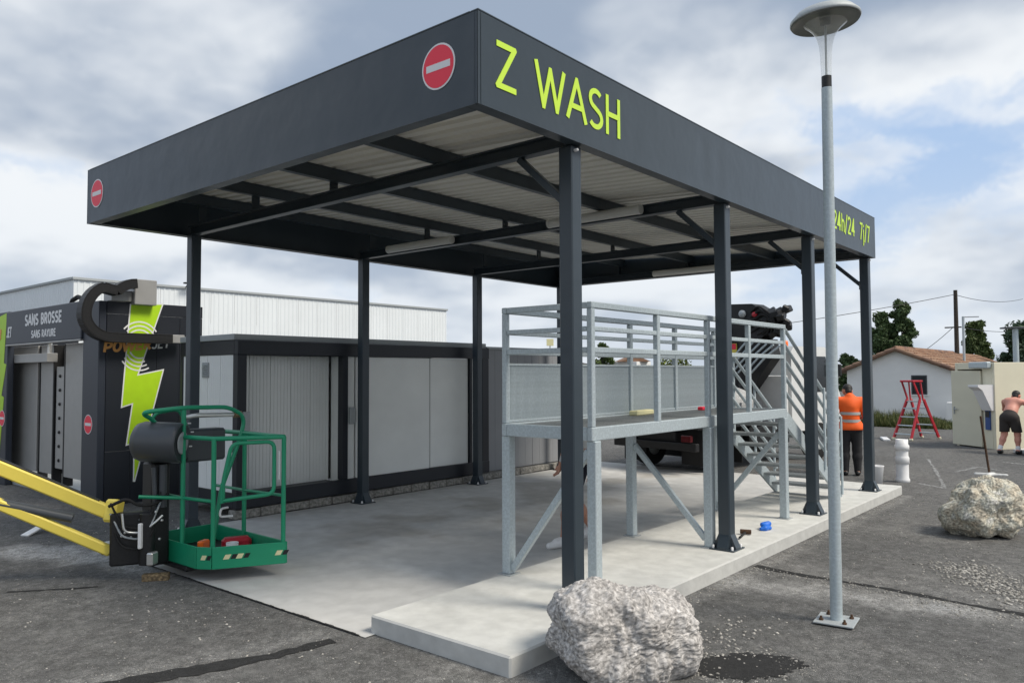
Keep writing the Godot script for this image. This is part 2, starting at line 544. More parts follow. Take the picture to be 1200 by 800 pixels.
# pale dust and worn patches lying on the tarmac: multiplies the base colour
func tarmac_tone(x: float, z: float) -> Color:
	var p := Vector2(x, z)
	var n := gn.get_noise_2d(x * 1.0, z * 1.0)
	var n2 := gn.get_noise_2d(x * 4.3 + 40.0, z * 4.3)
	var n3 := gn.get_noise_2d(x * 11.0, z * 11.0 + 90.0)
	var v := 0.86 + 0.26 * n + 0.14 * n2
	var dust := 0.0
	dust += 1.5 * smoothstep(0.40, 0.0, seg_dist(p, Vector2(6.45, -2.80), Vector2(6.70, -1.30)) + 0.22 * n2) * (0.75 + 0.5 * n3)
	dust += 0.7 * smoothstep(0.25, 0.0, seg_dist(p, Vector2(6.72, -1.3), Vector2(6.55, 0.2)) + 0.16 * n2) * (0.6 + 0.6 * n3)
	dust += 0.45 * smoothstep(0.25, 0.0, seg_dist(p, Vector2(7.35, -2.9), Vector2(7.15, -0.7)) + 0.15 * n2) * (0.5 + 0.6 * n3)
	dust += 2.4 * smoothstep(0.42, 0.05, seg_dist(p, Vector2(3.28, -8.3), Vector2(2.95, -9.1)) + 0.25 * n2)
	dust += 1.2 * smoothstep(0.30, 0.0, seg_dist(p, Vector2(3.38, -7.0), Vector2(3.35, -8.3)) + 0.12 * n2)
	dust += 0.45 * smoothstep(0.16, 0.0, seg_dist(p, Vector2(3.3, -4.52), Vector2(1.9, -4.95)) + 0.10 * n3)
	dust += 0.5 * smoothstep(0.14, 0.0, seg_dist(p, Vector2(3.4, -2.93), Vector2(12.4, -2.92)) + 0.10 * n3)
	dust += 0.35 * smoothstep(0.25, 0.6, n + 0.3 * n2) * smoothstep(14.0, 4.0, p.length())
	v += max(dust, 0.0)
	v *= 0.44
	var c := Color(v, v, v)
	return c.lerp(Color(v * 1.03, v * 1.0, v * 0.95), 0.5 + 0.4 * n)

func axis_lines(lo: float, hi: float, a: float, b: float, step: float) -> Array:
	var r := []
	var x := a
	while x < b:
		r.append(x)
		x += step
	var s := step
	while x < hi:
		r.append(x)
		s *= 1.35
		x += s
	r.append(hi)
	var left := []
	x = a
	s = step
	while x > lo:
		s *= 1.35
		x -= s
		left.push_front(max(x, lo))
	return left + r

func sheet_grid(xs: Array, zs: Array, y: float, tone: Callable) -> SurfaceTool:
	var st := mb()
	st.set_smooth_group(0)
	var nz := zs.size()
	for x in xs:
		for z in zs:
			st.set_color(tone.call(x, z))
			st.set_normal(Vector3.UP)
			st.add_vertex(Vector3(x, y, z))
	for i in xs.size() - 1:
		for j in nz - 1:
			var a := i * nz + j
			for q in [a, a + nz, a + 1, a + 1, a + nz, a + nz + 1]:
				st.add_index(q)
	return st

func slab_tone(x: float, z: float) -> Color:
	var n := gn.get_noise_2d(x * 0.8 + 200.0, z * 0.8)
	var n2 := gn.get_noise_2d(x * 3.1, z * 3.1 + 300.0)
	var n3 := gn.get_noise_2d(x * 9.0, z * 0.9 + 500.0)
	var v := 0.95 + 0.06 * n + 0.04 * n2 + 0.025 * n3
	# tyre-dirtied wash bay: brown film with its own ragged outline, old water marks
	var dirt: float = smoothstep(-0.10, 0.24, n2 * 0.5 + n * 0.6 + 0.22 - 0.42 * abs(z + 7.0)) * smoothstep(4.6, 6.0, x + n2)
	var pale: float = smoothstep(0.28, 0.36, n2 + 0.25 * n3) * 0.12
	v *= 0.86
	pale *= 0.86
	return Color(v + pale, v + pale, v + pale).lerp(Color(v * 0.62, v * 0.58, v * 0.53), dirt * 0.7)

func kerb_tone(x: float, z: float) -> Color:
	var n := gn.get_noise_2d(x * 2.0 + 20.0, z * 2.0)
	var n2 := gn.get_noise_2d(x * 7.0, z * 7.0 + 30.0)
	var v := 0.87 + 0.05 * n + 0.04 * n2
	# cement stains and wet marks with their own outlines
	var n4 := gn.get_noise_2d(x * 1.3 + 70.0, z * 3.4 + 11.0)
	v -= 0.07 * smoothstep(0.16, 0.22, n4) * (0.6 + 0.6 * n2)
	v += 0.05 * smoothstep(0.20, 0.25, -n4 + 0.2 * n2)
	return Color(v, v, v * 0.975)

func ribbon(pts: Array, y: float, w0: float, rag: float, sd: int) -> SurfaceTool:
	rng.seed = sd
	var st := mb()
	var L := []
	var R := []
	for i in pts.size() - 1:
		var a: Vector2 = pts[i]
		var b: Vector2 = pts[i + 1]
		var n: int = max(2, int(a.distance_to(b) / 0.05))
		for k in n:
			var p := a.lerp(b, float(k) / n)
			var d := (b - a).normalized()
			var s := Vector2(-d.y, d.x)
			var w := w0 * (1.0 + 0.95 * gn.get_noise_2d(p.x * 3.0, p.y * 3.0 + sd))
			L.append(p + s * (w * 0.5 + rng.randf_range(-rag, rag)))
			R.append(p - s * (w * 0.5 + rng.randf_range(-rag, rag)))
	for i in L.size() - 1:
		face(st, [Vector3(L[i].x, y, L[i].y), Vector3(L[i + 1].x, y, L[i + 1].y), Vector3(R[i + 1].x, y, R[i + 1].y), Vector3(R[i].x, y, R[i].y)], Vector3.UP)
	return st

func blot(c: Vector2, rx: float, rz: float, turn: float, y: float, sd: int, rough := 0.35) -> SurfaceTool:
	var st := mb()
	var pts := []
	for k in 160:
		var t := TAU * k / 160.0
		var r := 1.0 + rough * gn.get_noise_2d(cos(t) * 2.5 + sd * 3.0, sin(t) * 2.5) + 0.55 * rough * gn.get_noise_2d(cos(t) * 16.0 + sd, sin(t) * 16.0) + 0.3 * rough * gn.get_noise_2d(cos(t) * 50.0 + sd, sin(t) * 50.0)
		var q := Vector2(cos(t) * rx * r, sin(t) * rz * r).rotated(turn) + c
		pts.append(Vector3(q.x, y, q.y))
	for k in 160:
		face(st, [Vector3(c.x, y, c.y), pts[k], pts[(k + 1) % 160]], Vector3.UP)
	return st

func make_ground() -> void:
	gn.seed = 4
	gn.frequency = 0.35
	gn.fractal_octaves = 4
	var g := sheet_grid(axis_lines(-260, 320, 0.6, 14.5, 0.10), axis_lines(-320, 260, -10.5, 0.8, 0.10), 0.0, tarmac_tone)
	struct("ground", g, M.asphalt)
	# wash-bay floor, poured flush with the tarmac
	var sx := []
	var x := 3.47
	while x < 13.4:
		sx.append(x)
		x += 0.10
	var sz := []
	var z := -8.86
	while z < -4.24:
		sz.append(z)
		z += 0.10
	sz.append(-4.24)
	struct("wash_bay_floor", sheet_grid(sx, sz, 0.006, slab_tone), M.slab)
	var st := mb()
	rng.seed = 8
	for k in 90:      # broken tarmac lapping over the edge of the pour
		var zz := -8.8 + k * 0.05
		var w := 0.002 + 0.022 * absf(gn.get_noise_2d(zz * 9.0, 3.0)) + rng.randf() * 0.006
		var zz2 := zz + 0.05
		face(st, [Vector3(3.463, 0.010, zz), Vector3(3.47 + w, 0.010, zz), Vector3(3.47 + w * 0.9, 0.010, zz2), Vector3(3.463, 0.010, zz2)], Vector3.UP)
	struct("tarmac_edge", st, M.tar)
	# raised kerb platform
	st = mb()
	var ky := 0.125
	var bv := 0.012
	var xs := []
	x = 3.565 + bv
	while x < 12.55 - bv:
		xs.append(x)
		x += 0.07
	xs.append(12.55 - bv)
	var zs := []
	z = -4.30 + bv
	while z < -3.02 - bv:
		zs.append(z)
		z += 0.06
	zs.append(-3.02 - bv)
	for i in xs.size() - 1:
		for j in zs.size() - 1:
			st.set_smooth_group(0)
			for q in [[0, 0], [1, 0], [0, 1], [0, 1], [1, 0], [1, 1]]:
				var px: float = xs[i + q[0]]
				var pz: float = zs[j + q[1]]
				st.set_color(kerb_tone(px, pz))
				st.add_vertex(Vector3(px, ky, pz))
	st.set_smooth_group(-1)
	st.set_color(Color(0.78, 0.78, 0.765))
	var x0 := 3.565
	var x1 := 12.55
	var z0 := -4.30
	var z1 := -3.02
	face(st, [Vector3(x0 + bv, ky, z1 - bv), Vector3(x1 - bv, ky, z1 - bv), Vector3(x1 - bv, ky - bv, z1), Vector3(x0 + bv, ky - bv, z1)], Vector3(0, 1, 1))
	face(st, [Vector3(x0 + bv, ky, z0 + bv), Vector3(x0 + bv, ky, z1 - bv), Vector3(x0, ky - bv, z1 - bv), Vector3(x0, ky - bv, z0 + bv)], Vector3(-1, 1, 0))
	face(st, [Vector3(x1 - bv, ky, z0 + bv), Vector3(x1 - bv, ky, z1 - bv), Vector3(x1, ky - bv, z1 - bv), Vector3(x1, ky - bv, z0 + bv)], Vector3(1, 1, 0))
	face(st, [Vector3(x0 + bv, ky, z0 + bv), Vector3(x1 - bv, ky, z0 + bv), Vector3(x1 - bv, ky - bv, z0), Vector3(x0 + bv, ky - bv, z0)], Vector3(0, 1, -1))
	face(st, [Vector3(x0 + bv, ky, z1 - bv), Vector3(x0 + bv, ky - bv, z1), Vector3(x0, ky - bv, z1 - bv)], Vector3(-1, 1, 1))
	face(st, [Vector3(x1 - bv, ky, z1 - bv), Vector3(x1 - bv, ky - bv, z1), Vector3(x1, ky - bv, z1 - bv)], Vector3(1, 1, 1))
	var yb := -0.02
	face(st, [Vector3(x0 + bv, ky - bv, z1), Vector3(x1 - bv, ky - bv, z1), Vector3(x1 - bv, yb, z1), Vector3(x0 + bv, yb, z1)], Vector3(0, 0, 1))
	face(st, [Vector3(x0 + bv, ky - bv, z0), Vector3(x1 - bv, ky - bv, z0), Vector3(x1 - bv, yb, z0), Vector3(x0 + bv, yb, z0)], Vector3(0, 0, -1))
	face(st, [Vector3(x0, ky - bv, z1 - bv), Vector3(x0, ky - bv, z0 + bv), Vector3(x0, yb, z0 + bv), Vector3(x0, yb, z1 - bv)], Vector3(-1, 0, 0))
	face(st, [Vector3(x1, ky - bv, z1 - bv), Vector3(x1, ky - bv, z0 + bv), Vector3(x1, yb, z0 + bv), Vector3(x1, yb, z1 - bv)], Vector3(1, 0, 0))
	face(st, [Vector3(x0, ky - bv, z1 - bv), Vector3(x0 + bv, ky - bv, z1), Vector3(x0 + bv, yb, z1), Vector3(x0, yb, z1 - bv)], Vector3(-1, 0, 1))
	face(st, [Vector3(x1, ky - bv, z1 - bv), Vector3(x1 - bv, ky - bv, z1), Vector3(x1 - bv, yb, z1), Vector3(x1, yb, z1 - bv)], Vector3(1, 0, 1))
	struct("kerb", st, M.kerb)
	# repairs, cuts and worn paint in the tarmac
	struct("tarmac_patch", blot(Vector2(4.62, -2.02), 0.34, 0.22, 0.7, 0.004, 1), M.tar)
	struct("tarmac_cut", ribbon([Vector2(3.30, -4.37), Vector2(2.90, -4.43), Vector2(2.45, -4.58), Vector2(1.95, -4.80), Vector2(1.2, -5.05)], 0.004, 0.12, 0.016, 3), M.tar)
	struct("tarmac_cut", ribbon([Vector2(7.06, -2.98), Vector2(7.0, -2.5), Vector2(7.02, -1.9), Vector2(6.94, -1.3), Vector2(6.9, -0.7), Vector2(6.8, 0.4)], 0.004, 0.060, 0.014, 5), M.tar)
	struct("tarmac_cut", ribbon([Vector2(2.3, -7.45), Vector2(2.62, -7.2), Vector2(2.9, -7.0)], 0.004, 0.03, 0.012, 6), M.tar)
	struct("road_marking", ribbon([Vector2(17.9, -3.80), Vector2(16.0, -3.28), Vector2(13.6, -2.66)], 0.004, 0.05, 0.014, 7), M.paint_worn)
	struct("road_marking", ribbon([Vector2(13.94, -3.13), Vector2(13.53, -2.60)], 0.004, 0.06, 0.014, 8), M.paint_worn)
	struct("road_marking", ribbon([Vector2(15.9, -2.94), Vector2(17.0, -2.74), Vector2(16.5, -2.17)], 0.004, 0.07, 0.014, 9), M.paint_worn)
	struct("road_marking", ribbon([Vector2(13.56, -1.86), Vector2(12.67, -1.53), Vector2(11.9, -1.25)], 0.004, 0.10, 0.012, 10), M.paint_worn)
	struct("road_marking", ribbon([Vector2(18.2, -2.5), Vector2(17.9, -1.9)], 0.004, 0.08, 0.010, 14), M.paint_worn)
	struct("road_marking", ribbon([Vector2(34.3, -9.0), Vector2(34.3, -4.6)], 0.004, 0.12, 0.0, 11), M.white)
	struct("road_marking", ribbon([Vector2(31.8, -6.9), Vector2(31.5, -3.6)], 0.004, 0.12, 0.0, 12), M.white)
	make_stones()

func pebble_mesh(sd: int) -> ArrayMesh:
	rng.seed = sd
	var st := mb()
	var V := []
	for i in 3:
		for k in 6:
			var a := TAU * (k + 0.5 * (i % 2)) / 6.0
			var la: float = [-0.6, 0.05, 0.7][i]
			var r: float = rng.randf_range(0.75, 1.15)
			V.append(Vector3(cos(a) * cos(la), sin(la) * 0.7, sin(a) * cos(la)) * r)
	var top := Vector3(0, 0.62, 0)
	var bot := Vector3(0, -0.6, 0)
	for i in 2:
		for k in 6:
			var a: Vector3 = V[i * 6 + k]
			var b: Vector3 = V[i * 6 + (k + 1) % 6]
			var c: Vector3 = V[i * 6 + 6 + k]
			var d: Vector3 = V[i * 6 + 6 + (k + 1) % 6]
			face(st, [a, b, c], a)
			face(st, [b, d, c], b)
	for k in 6:
		face(st, [V[12 + k], V[12 + (k + 1) % 6], top], Vector3.UP)
		face(st, [V[k], V[(k + 1) % 6], bot], Vector3.DOWN)
	return done(st)

func make_stones() -> void:
	rng.seed = 99
	var xf := []
	var cols := []
	var add := func(x: float, z: float, r: float):
		if z < -2.99 and z > -8.9 and x > 3.45:
			return
		var B := Basis(Vector3.UP, rng.randf() * TAU) * Basis(Vector3.RIGHT, rng.randf_range(-0.4, 0.4))
		xf.append(Transform3D(B.scaled(Vector3(r, r * rng.randf_range(0.6, 1.0), r)), Vector3(x, r * 0.30, z) * U))
		var v := rng.randf_range(0.28, 0.85)
		cols.append(Color(v, v * 0.98, v * 0.93))
	for i in 15000:        # grit all over the near tarmac
		var x := rng.randf_range(0.8, 13.0)
		var z := rng.randf_range(-9.5, 0.4)
		if gn.get_noise_2d(x * 1.7, z * 1.7) + rng.randf_range(-0.3, 0.3) > -0.12:
			add.call(x, z, lerpf(0.0024, 0.0105, pow(rng.randf(), 4.0)))
	for i in 900:        # loose heap beside the pale boulder
		var t := rng.randf()
		var p := Vector2(7.25, -0.75).lerp(Vector2(8.25, -1.55), t) + Vector2(rng.randfn(), rng.randfn()) * 0.17
		add.call(p.x, p.y, rng.randf_range(0.005, 0.016))
	for i in 420:
		var t := rng.randf()
		var p := Vector2(7.0, -2.9).lerp(Vector2(6.75, -0.6), t) + Vector2(rng.randfn() * 0.10, rng.randfn() * 0.1)
		add.call(p.x, p.y, rng.randf_range(0.003, 0.009))
	for i in 500:
		var p := Vector2(rng.randf_range(3.6, 12.0), -2.97 + absf(rng.randfn()) * 0.07)
		add.call(p.x, p.y, rng.randf_range(0.003, 0.008))
	for i in 160:
		var p := Vector2(5.0, -2.35) + Vector2(rng.randfn() * 0.35, rng.randfn() * 0.2)
		add.call(p.x, p.y, rng.randf_range(0.004, 0.013))
	for i in 420:
		var a := rng.randf() * TAU
		var r := 1.0 + rng.randfn() * 0.16
		var p := Vector2(cos(a) * 0.34 * r, sin(a) * 0.22 * r).rotated(0.7) + Vector2(4.62, -2.02)
		add.call(p.x, p.y, rng.randf_range(0.002, 0.007))
	for i in 110:
		var t := rng.randf()
		var p := Vector2(3.3, -4.45).lerp(Vector2(1.6, -5.0), t) + Vector2(rng.randfn() * 0.05, rng.randfn() * 0.06)
		add.call(p.x, p.y, rng.randf_range(0.002, 0.006))
	var mm := MultiMesh.new()
	mm.transform_format = MultiMesh.TRANSFORM_3D
	mm.use_colors = true
	mm.mesh = pebble_mesh(3)
	mm.instance_count = xf.size()
	for i in xf.size():
		mm.set_instance_transform(i, xf[i])
		mm.set_instance_color(i, cols[i])
	var o := MultiMeshInstance3D.new()
	o.name = "gravel"
	o.multimesh = mm
	o.material_override = M.stone
	add_child(o, true)
	tag(o, "loose pale grit and stones scattered over the grey tarmac", "gravel", "", "stuff")

# ------------------------------------------------------------------ the canopy
const COLX := [4.53, 7.05, 9.43, 11.76]

func roof_y(z: float) -> float:
	return 3.68 + 0.053 * (-4.6 - z)

func i_beam(st: SurfaceTool, a: Vector3, b: Vector3, w: float, h: float) -> void:   # a, b on the underside
	var up := Vector3(0, 1, 0)
	bar(st, a + up * 0.006, b + up * 0.006, w, 0.012, 0.002)
	bar(st, a + up * (h - 0.006), b + up * (h - 0.006), w, 0.012, 0.002)
	bar(st, a + up * h * 0.5, b + up * h * 0.5, 0.012, h - 0.026, 0.001)

# thin folded sheet, never quite flat between its fixings
func skin(st: SurfaceTool, a: Vector3, b: Vector3, n: Vector3, y0: float, y1: float) -> void:
	var nu := int(a.distance_to(b) / 0.06)
	var nv := 10
	var P := []
	for i in nu + 1:
		for j in nv + 1:
			var p := a.lerp(b, float(i) / nu)
			p.y = lerpf(y0, y1, float(j) / nv)
			var w := 0.0018 * (1.0 + gn.get_noise_2d((p.x + p.z) * 2.2, p.y * 1.5))
			if n.z < -0.5:
				for q in [[6.42, 0.10, 0.005], [6.75, 0.08, 0.004], [8.3, 0.2, 0.002], [5.2, 0.25, 0.002]]:
					w += q[2] * exp(-pow((p.x - q[0]) / q[1], 2.0)) * smoothstep(3.44, 3.62, p.y) * smoothstep(4.02, 3.85, p.y)
			if i == 0 or i == nu or j == 0 or j == nv:
				w = 0.0
			P.append(p + n * w)
	st.set_smooth_group(3)
	for i in nu:
		for j in nv:
			var k := i * (nv + 1) + j
			face(st, [P[k], P[k + 1], P[k + nv + 2], P[k + nv + 1]], -n)
	st.set_smooth_group(-1)
	for j in [0, nv]:
		face(st, [P[j], P[nu * (nv + 1) + j], P[nu * (nv + 1) + j] + n * 0.007, P[j] + n * 0.007], Vector3(0, -1.0 if j == 0 else 1.0, 0))

func make_canopy() -> void:
	var t := thing("canopy", "dark grey steel car wash canopy with lime lettering on its fascia", "canopy", Vector3(7.6, 0.0, -6.0))
	var bolt := mb()
	lathe(bolt, [Vector2(0, 0.032), Vector2(0.010, 0.030), Vector2(0.013, 0.022), Vector2(0.013, 0.0)], 8)
	var bolt_mesh := done(bolt)
	for zi in 2:
		var cz: float = [-3.25, -8.67][zi]
		var y0: float = [0.125, 0.006][zi]
		for cx in COLX:
			var st := mb()
			span(st, Vector3(cx - 0.06, y0 + 0.014, cz - 0.06), Vector3(cx + 0.06, 3.437, cz + 0.06), 0.008)
			var col := part("column", st, M.anth, t)
			st = mb()
			span(st, Vector3(cx - 0.125, y0, cz - 0.125), Vector3(cx + 0.125, y0 + 0.013, cz + 0.125), 0.003)
			part("base_plate", st, M.anth, col)
			for s in [Vector3(1, 0, 0), Vector3(-1, 0, 0), Vector3(0, 0, 1), Vector3(0, 0, -1)]:
				st = mb()
				var tri := PackedVector2Array([Vector2(0.0605, 0.0), Vector2(0.115, 0.0), Vector2(0.115, 0.012), Vector2(0.0605, 0.13)])
				var side := Vector3.UP.cross(s)
				prism(st, tri, Vector3(cx, y0 + 0.0135, cz) - side * 0.05, s, Vector3.UP, side * 0.10)
				part("gusset", st, M.anth, col)
			for s in [Vector2(1, 1), Vector2(-1, 1), Vector2(1, -1), Vector2(-1, -1)]:
				piece("bolt", bolt_mesh, M.white, col, Vector3(cx + s.x * 0.095, y0 + 0.013, cz + s.y * 0.095))
			if zi == 0:
				piece("bolt", bolt_mesh, M.white, col, Vector3(cx - 0.025, 3.40, cz + 0.06), Basis(Vector3.RIGHT, PI / 2))
	# rafters, braces, stubs, purlins
	for cx in COLX:
		var st := mb()
		i_beam(st, Vector3(cx, 3.440, -3.245), Vector3(cx, 3.440, -8.74), 0.09, 0.112)
		part("rafter", st, M.anth, t)
		st = mb()
		bar(st, Vector3(cx, 3.06, -3.315), Vector3(cx, 3.435, -3.72), 0.05, 0.05)
		var br := part("knee_brace", st, M.anth, t)
		st = mb()
		span(st, Vector3(cx - 0.035, 2.99, -3.325), Vector3(cx + 0.035, 3.11, -3.312), 0.002)
		part("brace_plate", st, M.anth, br)
		for z in [-5.98, -7.33, -8.45]:
			st = mb()
			span(st, Vector3(cx - 0.045, 3.5525, z - 0.05), Vector3(cx + 0.045, roof_y(z) - 0.03, z - 0.034), 0.002)
			span(st, Vector3(cx - 0.045, 3.5525, z - 0.0335), Vector3(cx + 0.045, 3.562, z + 0.05), 0.002)
			var sb := part("purlin_stub", st, M.anth, t)
			for k in 2:
				piece("bolt", bolt_mesh, M.chrome, sb, Vector3(cx - 0.02 + 0.04 * k, roof_y(z) - 0.05 - 0.03 * k, z - 0.05), Basis(Vector3.RIGHT, -PI / 2).scaled(Vector3.ONE * 0.6))
	for z in [-3.30, -4.60, -5.98, -7.33, -8.45]:
		var st := mb()
		var y := roof_y(z)
		var hgt: float = 0.125 if z < -4.0 else 0.05
		var w := 0.032
		span(st, Vector3(3.455, y - hgt, z - w), Vector3(11.83, y - hgt + 0.008, z + w), 0.001)
		span(st, Vector3(3.455, y - 0.012, z - w), Vector3(11.83, y - 0.004, z + w), 0.001)
		span(st, Vector3(3.455, y - hgt + 0.0085, z + w - 0.010), Vector3(11.83, y - 0.0125, z + w - 0.002), 0.001)
		part("purlin", st, M.anth, t)
	# trapezoid roof sheets, ribs running from front to back
	var cuts := [3.46, 5.6, 7.7, 9.8, 11.82]
	for b in 4:
		var st := mb()
		var x: float = cuts[b]
		while x < cuts[b + 1] - 0.01:
			var pr := [[0.0, 0.0], [0.075, 0.0], [0.09, 0.03], [0.13, 0.03], [0.145, 0.0], [0.15, 0.0]]
			for k in 5:
				var xa: float = min(x + pr[k][0], cuts[b + 1] - 0.004)
				var xb: float = min(x + pr[k + 1][0], cuts[b + 1] - 0.004)
				if xb - xa < 0.002:
					continue
				for up in [0.0, 0.006]:
					var ya: float = pr[k][1] + up
					var yb: float = pr[k + 1][1] + up
					face(st, [Vector3(xa, roof_y(-3.18) + ya, -3.18), Vector3(xb, roof_y(-3.18) + yb, -3.18), Vector3(xb, roof_y(-8.82) + yb, -8.82), Vector3(xa, roof_y(-8.82) + ya, -8.82)], Vector3(0, 1.0 if up > 0.0 else -1.0, 0))
			x += 0.15
		part("roof_sheet", st, M.sheet, t)
	# fascia panels with their inward lip
	var F := [["fascia", Vector3(3.415, 0, -3.13), Vector3(11.865, 0, -3.13), Vector3(0, 0, -1)],
		["fascia", Vector3(3.415, 0, -8.86), Vector3(3.415, 0, -3.13), Vector3(1, 0, 0)],
		["fascia", Vector3(11.865, 0, -8.86), Vector3(3.415, 0, -8.86), Vector3(0, 0, 1)],
		["fascia", Vector3(11.865, 0, -3.13), Vector3(11.865, 0, -8.86), Vector3(-1, 0, 0)]]
	for i in 4:
		var a: Vector3 = F[i][1]
		var b: Vector3 = F[i][2]
		var n: Vector3 = F[i][3]
		var d := (b - a).normalized()
		var st := mb()
		var trim := 0.0 if i % 2 == 0 else 0.026
		bar(st, a + n * 0.0155 + d * trim + Vector3(0, 3.726, 0), b + n * 0.0155 - d * trim + Vector3(0, 3.726, 0), 0.019, 0.574, 0.002)
		skin(st, a + d * trim, b - d * trim, n, 3.439, 4.013)
		var f := part("fascia", st, M.anth, t)
		st = mb()
		bar(st, a + n * 0.064 + d * (0.105 if i % 2 else 0.026) + Vector3(0, 3.446, 0), b + n * 0.064 - d * (0.105 if i % 2 else 0.026) + Vector3(0, 3.446, 0), 0.077, 0.010, 0.001)
		part("lip", st, M.anth, f)
		st = mb()
		bar(st, a + n * 0.03 + d * (0.065 if i % 2 else 0.0) + Vector3(0, 4.020, 0), b + n * 0.03 - d * (0.065 if i % 2 else 0.0) + Vector3(0, 4.020, 0), 0.066, 0.012, 0.003)
		part("coping", st, M.anth, f)
		if i == 0:
			lettering("Z WASH", f, Vector3(3.575, 3.585, -3.13), Vector3.RIGHT, Vector3.UP, Vector3(0, 0, 1), 0.30, 1.25, 0.038, 0.13, M.lime_text)
			lettering("24h/24  7j/7", f, Vector3(10.02, 3.62, -3.13), Vector3.RIGHT, Vector3.UP, Vector3(0, 0, 1), 0.235, 1.10, 0.032, 0.10, M.lime_text)
			st = mb()
			span(st, Vector3(3.441, 3.441, -3.1305), Vector3(3.446, 4.010, -3.127), 0.001)
			part("corner_seam", st, M.anth, f)
		if i == 1:
			no_entry(f, Vector3(3.415, 3.75, -3.467), Vector3(0, 0, 1), Vector3.UP, Vector3(-1, 0, 0), 0.148)
			no_entry(f, Vector3(3.415, 3.733, -8.606), Vector3(0, 0, 1), Vector3.UP, Vector3(-1, 0, 0), 0.150)
	# strip lights on the rafters
	for q in [[7.05, -8.02, -6.82, "unlit strip light on second rafter, over the cabin doors"], [7.05, -5.28, -4.09, "unlit strip light on second rafter, over the steel platform"], [11.76, -6.62, -5.43, "unlit strip light on the end rafter nearest the truck"]]:
		var c := Vector3(q[0] - 0.075, 3.495, (q[1] + q[2]) * 0.5)
		var l := thing("strip_light", q[3], "light fitting", c, "strip lights under the canopy")
		var st := mb()
		span(st, Vector3(c.x + 0.008, 3.475, q[1]), Vector3(c.x + 0.030, 3.535, q[2]), 0.004)
		part("housing", st, M.galv_dull, l)
		st = mb()
		tube(st, Vector3(c.x - 0.030, 3.495, q[1] + 0.03), Vector3(c.x - 0.030, 3.495, q[2] - 0.03), 0.050, 0.050, 14)
		part("cover", st, M.lamp_cover, l)
		for e in [q[1] + 0.012, q[2] - 0.012]:
			st = mb()
			tube(st, Vector3(c.x - 0.030, 3.495, e - 0.016), Vector3(c.x - 0.030, 3.495, e + 0.016), 0.053, 0.053, 14)
			part("end_cap", st, M.lamp_cover, l)

